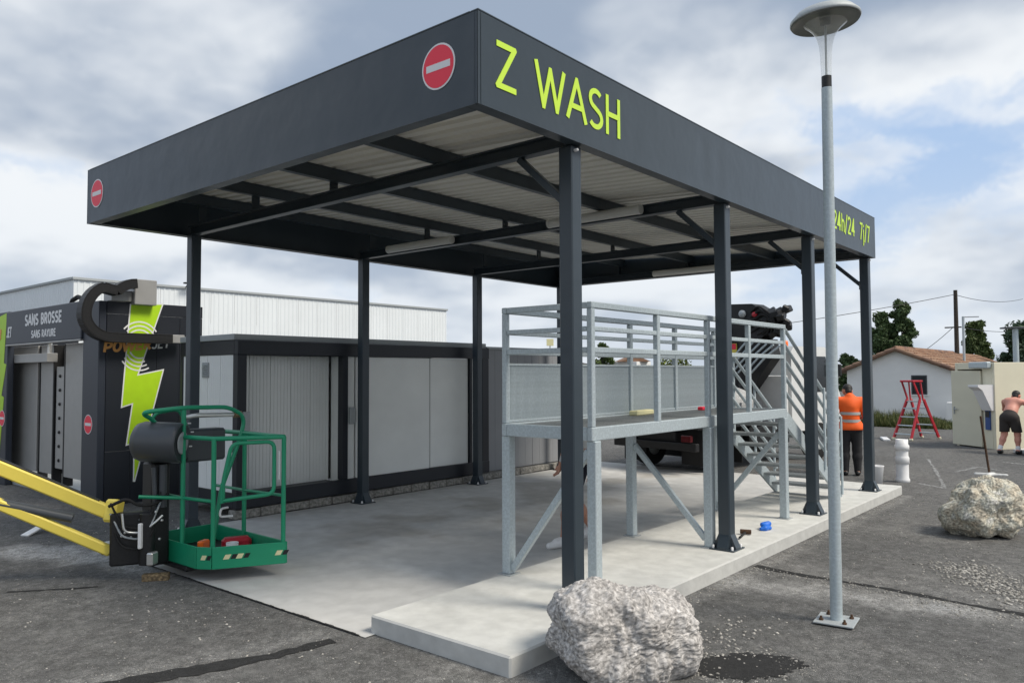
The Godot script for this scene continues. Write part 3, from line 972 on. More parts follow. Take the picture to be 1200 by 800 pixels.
# ------------------------------------------------------------------ galvanised platform with stair
func make_platform() -> void:
	var t := thing("access_platform", "galvanised steel access platform with railings and stair on the concrete kerb", "platform", Vector3(7.0, 0.125, -3.84))
	var zf := -3.40
	var zb := -4.27
	var x0 := 5.0
	var x1 := 8.97
	var y0 := 0.125
	for x in [5.03, 7.0, 8.92]:
		for z in [zf, zb]:
			var st := mb()
			span(st, Vector3(x - 0.042, y0 + 0.008, z - 0.042), Vector3(x + 0.042, 1.279, z + 0.042), 0.006)
			var l := part("leg", st, M.galv, t)
			st = mb()
			span(st, Vector3(x - 0.07, y0, z - 0.07), Vector3(x + 0.07, y0 + 0.0078, z + 0.07), 0.002)
			part("foot_plate", st, M.galv_dull, l)
	var dz := 0.0
	for q in [[5.03, 0.17, 1.20], [7.0, 1.06, 0.20], [8.92, 0.17, 1.10]]:
		var st := mb()
		bar(st, Vector3(q[0], q[1], zb + 0.045), Vector3(q[0], q[2], zf - 0.045), 0.045, 0.055, 0.004)
		part("brace", st, M.galv, t)
	var st := mb()
	span(st, Vector3(x0 - 0.03, 1.28, zf - 0.025), Vector3(x1 + 0.03, 1.385, zf + 0.025), 0.006)
	part("rim_beam", st, M.galv, t)
	st = mb()
	span(st, Vector3(x0 - 0.03, 1.28, zb - 0.025), Vector3(x1 + 0.03, 1.385, zb + 0.025), 0.006)
	part("rim_beam", st, M.galv, t)
	for x in [x0, x1]:
		st = mb()
		span(st, Vector3(x - 0.027, 1.281, zb + 0.0255), Vector3(x + 0.027, 1.384, zf - 0.0255), 0.006)
		part("rim_beam", st, M.galv, t)
	for x in [6.0, 7.0, 8.0]:
		st = mb()
		span(st, Vector3(x - 0.025, 1.285, zb + 0.0255), Vector3(x + 0.025, 1.357, zf - 0.0255), 0.004)
		part("cross_beam", st, M.galv_dull, t)
	for k in 4:       # chequer plate in four lengths
		st = mb()
		var xa := 5.03 + k * 0.9785
		span(st, Vector3(xa, 1.358, zb + 0.027), Vector3(xa + 0.974, 1.372, zf - 0.027), 0.002)
		part("deck_plate", st, M.deck, t)
	# railing posts and rails
	for z in [zf, zb]:
		for x in [5.0, 6.02, 7.0, 7.97, 8.97]:
			st = mb()
			span(st, Vector3(x - 0.025, 1.3855, z - 0.024), Vector3(x + 0.025, 2.309, z + 0.024), 0.005)
			part("rail_post", st, M.galv, t)
		for q in [[2.335, 0.025], [2.15, 0.019], [1.985, 0.022]]:
			st = mb()
			if q[0] > 2.3:
				span(st, Vector3(x0 - 0.026, q[0] - q[1], z - 0.026), Vector3(x1 + 0.026, q[0] + q[1], z + 0.026), 0.006)
			else:
				for k in 4:
					var xs := [5.0, 6.02, 7.0, 7.97, 8.97]
					span(st, Vector3(xs[k] + 0.0255, q[0] - q[1], z - 0.018), Vector3(xs[k + 1] - 0.0255, q[0] + q[1], z + 0.018), 0.005)
			part("rail", st, M.galv, t)
	for q in [[2.335, 0.024], [2.15, 0.019], [1.985, 0.022]]:
		st = mb()
		span(st, Vector3(x0 - 0.019, q[0] - q[1], zb + 0.0265), Vector3(x0 + 0.019, q[0] + q[1], zf - 0.0265), 0.005)
		part("rail", st, M.galv, t)
	# fine steel grille along the back
	var xs := [5.0, 6.02, 7.0, 7.97, 8.97]
	for k in 4:
		st = mb()
		var xa: float = xs[k] + 0.028
		var xb: float = xs[k + 1] - 0.028
		span(st, Vector3(xa, 1.870, zb - 0.012), Vector3(xb, 1.890, zb + 0.012), 0.002)
		span(st, Vector3(xa, 1.390, zb - 0.012), Vector3(xb, 1.410, zb + 0.012), 0.002)
		var x := xa
		while x < xb - 0.015:
			span(st, Vector3(x, 1.4105, zb - 0.003), Vector3(x + 0.0095, 1.8695, zb + 0.003), 0.0)
			x += 0.0155
		for j in 14:
			span(st, Vector3(xa, 1.43 + j * 0.030, zb - 0.008), Vector3(xb, 1.436 + j * 0.030, zb - 0.0035), 0.0)
		part("grille", st, M.galv, t)
	# stair down towards the truck
	var bot := Vector3(10.98, 0.15, 0)
	var top := Vector3(x1 + 0.04, 1.33, 0)
	var stair: Node = null
	for z in [zf, zb]:
		st = mb()
		bar(st, Vector3(top.x, top.y - 0.06, z), Vector3(bot.x, bot.y, z), 0.03, 0.17, 0.005)
		var s := part("stringer", st, M.galv, t)
		if stair == null:
			stair = s
		for k in 5:
			st = mb()
			var dy: float = [1.0, 0.81, 0.62, 0.43, 0.25][k]
			tube(st, Vector3(top.x + 0.02, top.y + dy - 0.02, z), Vector3(bot.x - 0.05, bot.y + dy + 0.05, z), 0.021, 0.021, 12)
			part("handrail", st, M.galv, s)
		for f in [0.30, 0.64, 0.975]:
			var p := Vector3(lerp(top.x, bot.x, f), lerp(top.y, bot.y, f), z)
			st = mb()
			span(st, Vector3(p.x - 0.02, p.y + (-0.02 if f < 0.9 else -0.02), z - 0.0405 if z < -4 else z + 0.0165), Vector3(p.x + 0.02, p.y + 1.03, z - 0.0165 if z < -4 else z + 0.0405), 0.004)
			part("baluster", st, M.galv, s)
	for k in 7:
		var f := (k + 0.6) / 7.2
		var p := Vector3(lerp(top.x, bot.x, f), lerp(1.36, 0.13, (k + 1.0) / 8.0), 0)
		st = mb()
		span(st, Vector3(p.x - 0.11, p.y - 0.035, zb + 0.017), Vector3(p.x + 0.11, p.y - 0.022, zf - 0.017), 0.002)
		span(st, Vector3(p.x - 0.11, p.y - 0.0215, zb + 0.017), Vector3(p.x - 0.098, p.y, zf - 0.017), 0.002)
		span(st, Vector3(p.x + 0.098, p.y - 0.0215, zb + 0.017), Vector3(p.x + 0.11, p.y, zf - 0.017), 0.002)
		for j in 5:
			span(st, Vector3(p.x - 0.096 + j * 0.041, p.y - 0.0215, zb + 0.017), Vector3(p.x - 0.082 + j * 0.041, p.y - 0.003, zf - 0.017), 0.001)
		part("tread", st, M.galv_dull, t)
	# things left on the deck
	st = mb()
	box(st, Vector3(7.04, 1.397, -4.16), Vector3(0.42, 0.05, 0.10), 0.01, Basis(Vector3.UP, 0.12))
	solo("tool_case", st, M.pale_yellow, "pale yellow tool case lying on the platform deck", "tool case", Vector3(7.04, 1.372, -4.16))
	st = mb()
	box(st, Vector3(8.35, 1.392, -4.12), Vector3(0.14, 0.04, 0.07), 0.008)
	solo("tool_box", st, M.red, "small red tool box on the platform deck", "tool box", Vector3(8.35, 1.372, -4.12))

# ------------------------------------------------------------------ plant cabin under the canopy's back edge
func panel_run(par: Node, called: String, a: Vector3, b: Vector3, out: Vector3, w: float, m: Material) -> void:   # a low end, b high end; upright sandwich panels side by side
	var d := Vector3(b.x - a.x, 0, b.z - a.z)
	var L := d.length()
	d = d.normalized()
	var n: int = max(1, roundi(L / w))
	var ww := L / n
	var h := b.y - a.y
	var st := mb()
	var k := 6                                    # shallow ribs within one panel
	for i in k:
		var f0 := 0.003 + (ww - 0.006) * i / k
		var f1 := 0.003 + (ww - 0.006) * (i + 1) / k - 0.0025
		bar(st, d * f0 + Vector3(0, h * 0.5, 0) + out * -0.01, d * f1 + Vector3(0, h * 0.5, 0) + out * -0.01, 0.02, h, 0.002)
	bar(st, d * 0.002 + Vector3(0, h * 0.5, 0) - out * 0.034, d * (ww - 0.002) + Vector3(0, h * 0.5, 0) - out * 0.034, 0.026, h, 0.002)
	var mesh := done(st)
	for i in n:
		piece(called, mesh, m, par, Vector3(a.x, a.y, a.z) + d * ww * i)

func make_cabin() -> void:
	var t := thing("plant_cabin", "low plant cabin of pale panels in a black frame beside the back columns", "cabin", Vector3(7.6, 0.13, -9.6))
	var zf := -8.90
	var x0 := 5.23
	var x1 := 9.96
	var zb := -10.35
	var st := mb()
	span(st, Vector3(x0, 2.06, zf - 0.07), Vector3(x1, 2.245, zf + 0.02), 0.006)
	part("top_beam", st, M.navy, t)
	st = mb()
	span(st, Vector3(x0, 2.06, zb), Vector3(x0 + 0.08, 2.245, zf - 0.0705), 0.006)
	part("top_beam", st, M.navy, t)
	st = mb()
	span(st, Vector3(x0, 0.13, zf - 0.07), Vector3(x1, 0.325, zf + 0.02), 0.006)
	part("base_beam", st, M.navy, t)
	st = mb()
	span(st, Vector3(x0, 0.13, zb), Vector3(x0 + 0.08, 0.325, zf - 0.0705), 0.006)
	part("base_beam", st, M.navy, t)
	st = mb()
	span(st, Vector3(8.56, 0.326, zf - 0.10), Vector3(8.63, 2.059, zf - 0.076), 0.002)
	part("post", st, M.navy, t)
	for q in [[5.232, 5.36], [6.86, 6.955], [9.49, 9.545], [9.80, 9.955]]:
		st = mb()
		span(st, Vector3(q[0], 0.3255, zf - 0.10), Vector3(q[1], 2.0595, zf + 0.012), 0.004)
		part("post", st, M.navy, t)
	st = mb()
	span(st, Vector3(x0 + 0.001, 0.3255, zb), Vector3(x0 + 0.06, 2.0595, zb + 0.06), 0.004)
	part("post", st, M.navy, t)
	# open bay: recessed back wall and its cheek
	panel_run(t, "back_panel", Vector3(5.30, 0.20, zf - 0.36), Vector3(6.90, 2.06, zf - 0.36), Vector3(0, 0, 1), 0.33, M.white_panel)
	panel_run(t, "cheek_panel", Vector3(6.93, 0.20, zf - 0.355), Vector3(6.93, 2.06, zf - 0.11), Vector3(-1, 0, 0), 0.33, M.white_panel)
	st = mb()
	span(st, Vector3(5.32, 0.15, zf - 0.355), Vector3(6.85, 0.30, zf - 0.0755), 0.004)
	part("sill", st, M.navy, t)
	# end wall
	panel_run(t, "side_panel", Vector3(x0 + 0.012, 0.326, zf - 0.105), Vector3(x0 + 0.012, 2.059, zb + 0.065), Vector3(-1, 0, 0), 0.31, M.white_panel)
	# sliding doors
	panel_run(t, "side_strip", Vector3(6.958, 0.326, zf - 0.03), Vector3(7.10, 2.059, zf - 0.03), Vector3(0, 0, 1), 0.15, M.white_panel)
	st = mb()
	span(st, Vector3(7.12, 0.326, zf - 0.055), Vector3(8.575, 2.057, zf - 0.012), 0.006)
	var dr := part("sliding_door", st, M.white_panel, t)
	st = mb()
	span(st, Vector3(8.61, 0.326, zf - 0.075), Vector3(9.485, 2.057, zf - 0.035), 0.006)
	part("sliding_door", st, M.white_panel, t)
	panel_run(t, "side_strip", Vector3(9.55, 0.326, zf - 0.045), Vector3(9.795, 2.059, zf - 0.045), Vector3(0, 0, 1), 0.25, M.white_panel)
	for q in [5.30, 6.965]:
		st = mb()
		span(st, Vector3(q, 1.10, zf + 0.0125), Vector3(q + 0.095, 1.34, zf + 0.05), 0.006)
		part("switch_box", st, M.galv_dull, t)
	st = mb()
	for k in 6:
		box(st, Vector3(x0 - 0.006, 1.80 + k * 0.027, -9.68), Vector3(0.02, 0.012, 0.13), 0.002, Basis(Vector3.BACK, 0.5))
	span(st, Vector3(x0 - 0.002, 1.77, -9.76), Vector3(x0 + 0.010, 1.97, -9.60), 0.002)
	part("vent_grille", st, M.galv_dull, t)
	# roof and rear
	st = mb()
	span(st, Vector3(x0 - 0.01, 2.247, zb), Vector3(x1 + 0.01, 2.325, zf - 0.06), 0.006)
	part("roof", st, M.galv_dull, t)
	st = mb()
	span(st, Vector3(x0 + 0.065, 0.14, zb + 0.002), Vector3(x1, 2.195, zb + 0.05), 0.004)
	part("rear_wall", st, M.white_panel, t)
	st = mb()
	span(st, Vector3(x1 - 0.06, 0.14, zb + 0.0505), Vector3(x1 - 0.01, 2.055, zf - 0.11), 0.004)
	part("end_wall", st, M.white_panel, t)
	# rough block kerb underneath
	var bk := thing("block_kerb", "low kerb of rough concrete blocks under the pale cabin", "kerb", Vector3(8.4, 0, -8.93))
	rng.seed = 12
	var meshes := []
	for v in 4:
		st = mb()
		box(st, Vector3(0.185, 0.06, 0), Vector3(0.362, 0.118 - 0.006 * v, 0.16), 0.012)
		meshes.append(done(st))
	var x := 5.2
	while x < 12.6:
		piece("block", meshes[rng.randi() % 4], M.block, bk, Vector3(x, 0.0, -8.955 + rng.randf_range(-0.012, 0.012)), Basis(Vector3.UP, rng.randf_range(-0.02, 0.02)))
		x += 0.372

func make_grey_store() -> void:
	var t := thing("grey_store", "plain mid grey metal store standing past the cabin behind the platform", "shed", Vector3(11.3, 0, -9.9))
	panel_run(t, "wall_panel", Vector3(10.0, 0.13, -8.97), Vector3(12.5, 2.225, -8.97), Vector3(0, 0, 1), 1.25, M.grey_wall)
	panel_run(t, "end_panel", Vector3(12.5, 0.0, -9.02), Vector3(12.5, 2.225, -11.0), Vector3(1, 0, 0), 0.66, M.grey_wall)
	var st := mb()
	span(st, Vector3(9.965, 2.23, -11.0), Vector3(12.54, 2.275, -8.94), 0.006)
	part("roof", st, M.galv_dull, t)

# ------------------------------------------------------------------ wash gantry in the next bay
func make_gantry() -> void:
	var xg := 4.48
	var zg := -11.15
	var t := thing("wash_gantry", "black and stainless brushless wash gantry with lime lightning bolts", "car wash", Vector3(5.2, 0, -13.0))
	var st := mb()
	span(st, Vector3(xg, 0.0, -11.68), Vector3(xg + 0.10, 2.835, zg - 0.001), 0.01)
	var post := part("entry_post", st, M.navy2, t)
	no_entry(post, Vector3(xg, 1.13, -11.45), Vector3(0, 0, 1), Vector3.UP, Vector3(-1, 0, 0), 0.135)
	# side wall of flat panels
	var cuts := [4.58, 4.92, 5.28, 5.62, 5.97]
	for i in 4:
		for j in 2:
			st = mb()
			var ya: float = [0.02, 0.76][j]
			var yb: float = [0.756, 2.66][j]
			span(st, Vector3(cuts[i] + 0.002, ya, zg - 0.05), Vector3(cuts[i + 1] - 0.002, yb, zg), 0.003)
			part("side_panel", st, M.navy, t)
	st = mb()
	span(st, Vector3(4.582, 2.664, zg - 0.05), Vector3(5.97, 2.835, zg + 0.001), 0.003)
	part("top_rail", st, M.navy, t)
	st = mb()
	span(st, Vector3(5.925, 0.02, -11.68), Vector3(5.97, 2.835, zg - 0.051), 0.003)
	part("end_post", st, M.navy, t)
	# lightning bolt, white-edged
	var B := PackedVector2Array([Vector2(4.905, 2.80), Vector2(5.345, 2.83), Vector2(5.000, 1.80), Vector2(5.367, 1.875), Vector2(4.985, 0.33), Vector2(4.985, 0.87), Vector2(4.880, 0.845), Vector2(4.955, 1.42), Vector2(4.805, 1.375)])
	var big: PackedVector2Array = Geometry2D.offset_polygon(B, 0.018, Geometry2D.JOIN_MITER)[0]
	st = mb()
	prism(st, big, Vector3(0, 0, zg + 0.0012), Vector3.RIGHT, Vector3.UP, Vector3(0, 0, 0.0022))
	var bolt := part("lightning_bolt", st, M.white, t)
	st = mb()
	prism(st, B, Vector3(0, 0, zg + 0.0014), Vector3.RIGHT, Vector3.UP, Vector3(0, 0, 0.0036))
	part("lime_face", st, M.lime, bolt)
	# swirl rings and the maker's wordmark, half hidden by the cable chain
	for r in [0.15, 0.20, 0.25, 0.30]:
		for seg in [[200, 285], [20, 125]]:
			st = mb()
			var line := PackedVector2Array()
			for p in arc(5.03, 2.22, r, r * 1.15, seg[0] + r * 60, seg[1] + r * 40, 16):
				line.append(p)
			for poly in Geometry2D.offset_polyline(line, 0.010, Geometry2D.JOIN_ROUND, Geometry2D.END_ROUND):
				prism(st, poly, Vector3(0, 0, zg + 0.002), Vector3.RIGHT, Vector3.UP, Vector3(0, 0, 0.0044))
			part("swirl", st, M.white, bolt)
	var adv := lettering("POWER", bolt, Vector3(4.54, 2.125, zg + 0.0022), Vector3(0.99, 0.09, 0).normalized(), Vector3.UP, Vector3(0, 0, 1.8), 0.14, 1.5, 0.036, 0.10, M.orange_logo, 0.15)
	lettering("JET", bolt, Vector3(4.54 + adv, 2.125 + adv * 0.09, zg + 0.0022), Vector3(0.99, 0.09, 0).normalized(), Vector3.UP, Vector3(0, 0, 1.8), 0.14, 1.2, 0.022, 0.10, M.white, 0.15)
	# header
	st = mb()
	span(st, Vector3(xg - 0.03, 2.325, -14.74), Vector3(xg + 0.06, 2.86, -11.682), 0.01)
	var hd := part("header", st, M.navy2, t)
	st = mb()
	span(st, Vector3(xg - 0.035, 2.30, -14.74), Vector3(xg + 0.05, 2.324, -11.69), 0.004)
	part("header_trim", st, M.stainless, hd)
	lettering("SANS BROSSE", hd, Vector3(xg - 0.03, 2.60, -13.86), Vector3(0, 0, 1), Vector3.UP, Vector3(-1, 0, 0), 0.165, 1.42, 0.038, 0.14, M.white)
	lettering("SANS RAYURE", hd, Vector3(xg - 0.03, 2.40, -13.58), Vector3(0, 0, 1), Vector3.UP, Vector3(-1, 0, 0), 0.11, 1.38, 0.024, 0.14, M.white)
	# left post with its own bolt
	st = mb()
	span(st, Vector3(xg, 0, -15.75), Vector3(xg + 0.10, 2.88, -14.745), 0.01)
	var lp := part("entry_post", st, M.navy2, t)
	var B2 := PackedVector2Array([Vector2(-14.80, 2.86), Vector2(-15.25, 2.80), Vector2(-15.08, 1.85), Vector2(-15.30, 1.80), Vector2(-15.12, 0.9), Vector2(-15.2, 0.88), Vector2(-15.05, 0.33), Vector2(-14.86, 1.45), Vector2(-14.98, 1.48), Vector2(-14.78, 2.0), Vector2(-14.90, 2.02)])
	st = mb()
	prism(st, B2, Vector3(xg - 0.004, 0, 0), Vector3(0, 0, 1), Vector3.UP, Vector3(0.003, 0, 0))
	part("lightning_bolt", st, M.lime, lp)
	lettering("POWER", lp, Vector3(xg - 0.005, 2.42, -15.55), Vector3(0, 0, 1), Vector3.UP, Vector3(-1.5, 0, 0), 0.17, 0.95, 0.040, 0.05, M.orange_logo, 0.1)
	lettering("JET", hd, Vector3(xg - 0.0305, 2.44, -14.70), Vector3(0, 0, 1), Vector3.UP, Vector3(-1, 0, 0), 0.17, 0.9, 0.028, 0.05, M.white, 0.1)
	no_entry(lp, Vector3(xg - 0.0045, 1.10, -14.92), Vector3(0, 0, 1), Vector3.UP, Vector3(-1, 0, 0), 0.135)
	# stainless inside: far cheek, wash arm and standing manifold
	for q in [[4.74, -15.70, -14.15], [4.76, -14.06, -13.52], [4.90, -13.51, -13.08], [4.76, -13.07, -11.70]]:
		st = mb()
		span(st, Vector3(q[0], 0.25, q[1]), Vector3(q[0] + 0.05, 2.30, q[2]), 0.004)
		part("inner_sheet", st, M.stainless, t)
	for z in [-14.105, -13.515, -13.075]:
		st = mb()
		span(st, Vector3(4.755, 0.10, z - 0.022), Vector3(4.9, 2.295, z + 0.022), 0.004)
		part("inner_frame", st, M.black, t)
	st = mb()
	span(st, Vector3(4.78, 0.35, -13.46), Vector3(4.89, 1.95, -13.13), 0.006)
	var man := part("nozzle_manifold", st, M.stainless, t)
	for k in 7:
		st = mb()
		tube(st, Vector3(4.78, 0.48 + k * 0.22, -13.30), Vector3(4.76, 0.48 + k * 0.22, -13.30), 0.028, 0.022, 10)
		part("nozzle", st, M.black, man)
	st = mb()
	span(st, Vector3(4.58, 2.02, -15.5), Vector3(4.735, 2.16, -13.3), 0.006)
	part("wash_arm", st, M.stainless, t)
	st = mb()
	tube(st, Vector3(4.66, 2.16, -13.42), Vector3(4.66, 2.32, -13.42), 0.035, 0.035, 10)
	part("arm_pivot", st, M.chrome, t)
	st = mb()
	span(st, Vector3(4.60, 0.0, -15.7), Vector3(5.9, 0.10, -11.70), 0.01)
	part("base", st, M.galv_dull, t)
	st = mb()
	span(st, Vector3(4.60, 0.1, -15.74), Vector3(5.95, 2.66, -15.705), 0.01)
	part("far_wall", st, M.navy, t)
	# box on top and the drive rail
	st = mb()
	span(st, Vector3(4.90, 2.80, -11.40), Vector3(5.21, 3.16, -11.02), 0.008)
	part("drive_box", st, M.stainless, t)
	st = mb()
	span(st, Vector3(4.62, 2.84, -11.36), Vector3(4.899, 2.99, -11.10), 0.006)
	part("drive_rail", st, M.stainless, t)
	st = mb()
	span(st, Vector3(5.40, 2.27, -11.06), Vector3(5.60, 2.39, -10.96), 0.006)
	part("chain_bracket", st, M.stainless, t)
	# cable chain, link by link
	st = mb()
	span(st, Vector3(-0.034, -0.066, -0.085), Vector3(0.034, -0.052, 0.085), 0.003)
	span(st, Vector3(-0.034, 0.052, -0.085), Vector3(0.034, 0.066, 0.085), 0.003)
	span(st, Vector3(-0.036, -0.0515, 0.066), Vector3(0.036, 0.0515, 0.082), 0.003)
	span(st, Vector3(-0.036, -0.0515, -0.082), Vector3(0.036, 0.0515, -0.066), 0.003)
	var link := done(st)
	var pts := []
	for k in 5:
		pts.append(Vector2(4.89 - k * 0.065, 3.085 - 0.0075 * k * k))
	for k in 25:
		var a := deg_to_rad(112.0 + k * 6.9)
		pts.append(Vector2(4.58 + 0.35 * cos(a), 2.63 + (0.40 if a < PI else 0.305) * sin(a)))
	for k in 14:
		pts.append(Vector2(4.60 + k * 0.06, 2.325 + 0.0 * k))
	var cv := Curve2D.new()
	for p in pts:
		cv.add_point(p)
	var L := cv.get_baked_length()
	var s := 0.03
	while s < L:
		var p := cv.sample_baked(s)
		var q := cv.sample_baked(min(s + 0.02, L))
		var r := cv.sample_baked(max(s - 0.02, 0.0))
		piece("chain_link", link, M.black, t, Vector3(p.x, p.y, -11.01), Basis(Vector3.BACK, (q - r).angle()))
		s += 0.058
	st = mb()
	path(st, [Vector3(4.75, 2.86, -12.9), Vector3(4.75, 2.96, -12.8), Vector3(4.75, 3.0, -12.6), Vector3(4.75, 2.96, -12.4), Vector3(4.75, 2.86, -12.3)], 0.035, 8)
	part("hose_loop", st, M.rubber, t)

# ------------------------------------------------------------------ long white warehouse
func clad(st: SurfaceTool, a: Vector3, b: Vector3, out: Vector3, y0: float, y1: float, pitch: float) -> void:
	var d := (b - a)
	var L := d.length()
	d = d.normalized()
	var s := 0.0
	var pr := [[0.0, 0.0], [0.55, 0.0], [0.63, 0.016], [0.92, 0.016], [1.0, 0.0]]
	while s < L - 0.01:
		for k in 4:
			var p0: Vector3 = a + d * min(s + pr[k][0] * pitch, L) + out * pr[k][1]
			var p1: Vector3 = a + d * min(s + pr[k + 1][0] * pitch, L) + out * pr[k + 1][1]
			face(st, [p0 + Vector3(0, y0, 0), p1 + Vector3(0, y0, 0), p1 + Vector3(0, y1, 0), p0 + Vector3(0, y1, 0)], out)
		s += pitch

func make_warehouse() -> void:
	var t := thing("warehouse", "long pale ribbed metal warehouse rising behind the cabin and wash gantry", "warehouse", Vector3(20.6, 0, -36))
	var x0 := 11.156
	var x1 := 30.13
	var x := x0
	var i := 0
	while x < x1 - 0.1:       # cladding sheets, one by one
		var xe: float = min(x + 1.055, x1)
		var st := mb()
		clad(st, Vector3(x, 0, -30), Vector3(xe - 0.008, 0, -30), Vector3(0, 0, 1), 0.3, 5.27, 0.2094)
		part("cladding_sheet", st, M.clad, t)
		x = xe
	var z := -30.0
	while z > -48.0:
		var st := mb()
		clad(st, Vector3(x0, 0, z), Vector3(x0, 0, z - 1.04), Vector3(-1, 0, 0), 0.3, 5.27, 0.208)
		part("cladding_sheet", st, M.clad, t)
		z -= 1.05
	var st := mb()
	span(st, Vector3(x0 - 0.06, 5.27, -30.06), Vector3(x1 + 0.06, 5.37, -29.92), 0.01)
	part("flashing", st, M.galv_dull, t)
	st = mb()
	span(st, Vector3(x0 - 0.08, 5.27, -48.0), Vector3(x0 + 0.06, 5.37, -30.061), 0.01)
	part("flashing", st, M.galv_dull, t)
	st = mb()
	span(st, Vector3(x0 + 0.07, 5.20, -48.0), Vector3(x1, 5.25, -30.07), 0.01)
	part("roof", st, M.galv_dull, t)
	st = mb()
	span(st, Vector3(x0 - 0.02, 0, -48.0), Vector3(x0 + 0.08, 0.30, -30.0), 0.01)
	span(st, Vector3(x0 + 0.081, 0, -30.08), Vector3(x1, 0.30, -29.98), 0.01)
	part("plinth", st, M.block, t)
	st = mb()
	span(st, Vector3(x1 - 0.06, 0, -48.0), Vector3(x1, 5.19, -30.09), 0.01)
	part("end_wall", st, M.clad, t)
	st = mb()
	span(st, Vector3(15.1, 5.44, -29.75), Vector3(15.5, 5.50, -29.6), 0.01)
	bar(st, Vector3(15.3, 5.33, -29.92), Vector3(15.3, 5.46, -29.75), 0.03, 0.03, 0.004)
	part("flood_lamp", st, M.black, t)

# ------------------------------------------------------------------ boom lift
func rail(par: Node, pts: Array, r := 0.017, called := "guard_rail") -> void:
	var st := mb()
	path(st, pts, r, 10)
	part(called, st, M.green, par)

func rounded(pts: Array, r: float) -> Array:     # polyline with its corners rounded off
	var o := [pts[0]]
	for i in range(1, pts.size() - 1):
		var p: Vector3 = pts[i]
		var a: Vector3 = p + (pts[i - 1] - p).normalized() * r
		var b: Vector3 = p + (pts[i + 1] - p).normalized() * r
		for k in 6:
			var f := k / 5.0
			o.append(a.lerp(p, f).lerp(p.lerp(b, f), f))
	o.append(pts[pts.size() - 1])
	return o

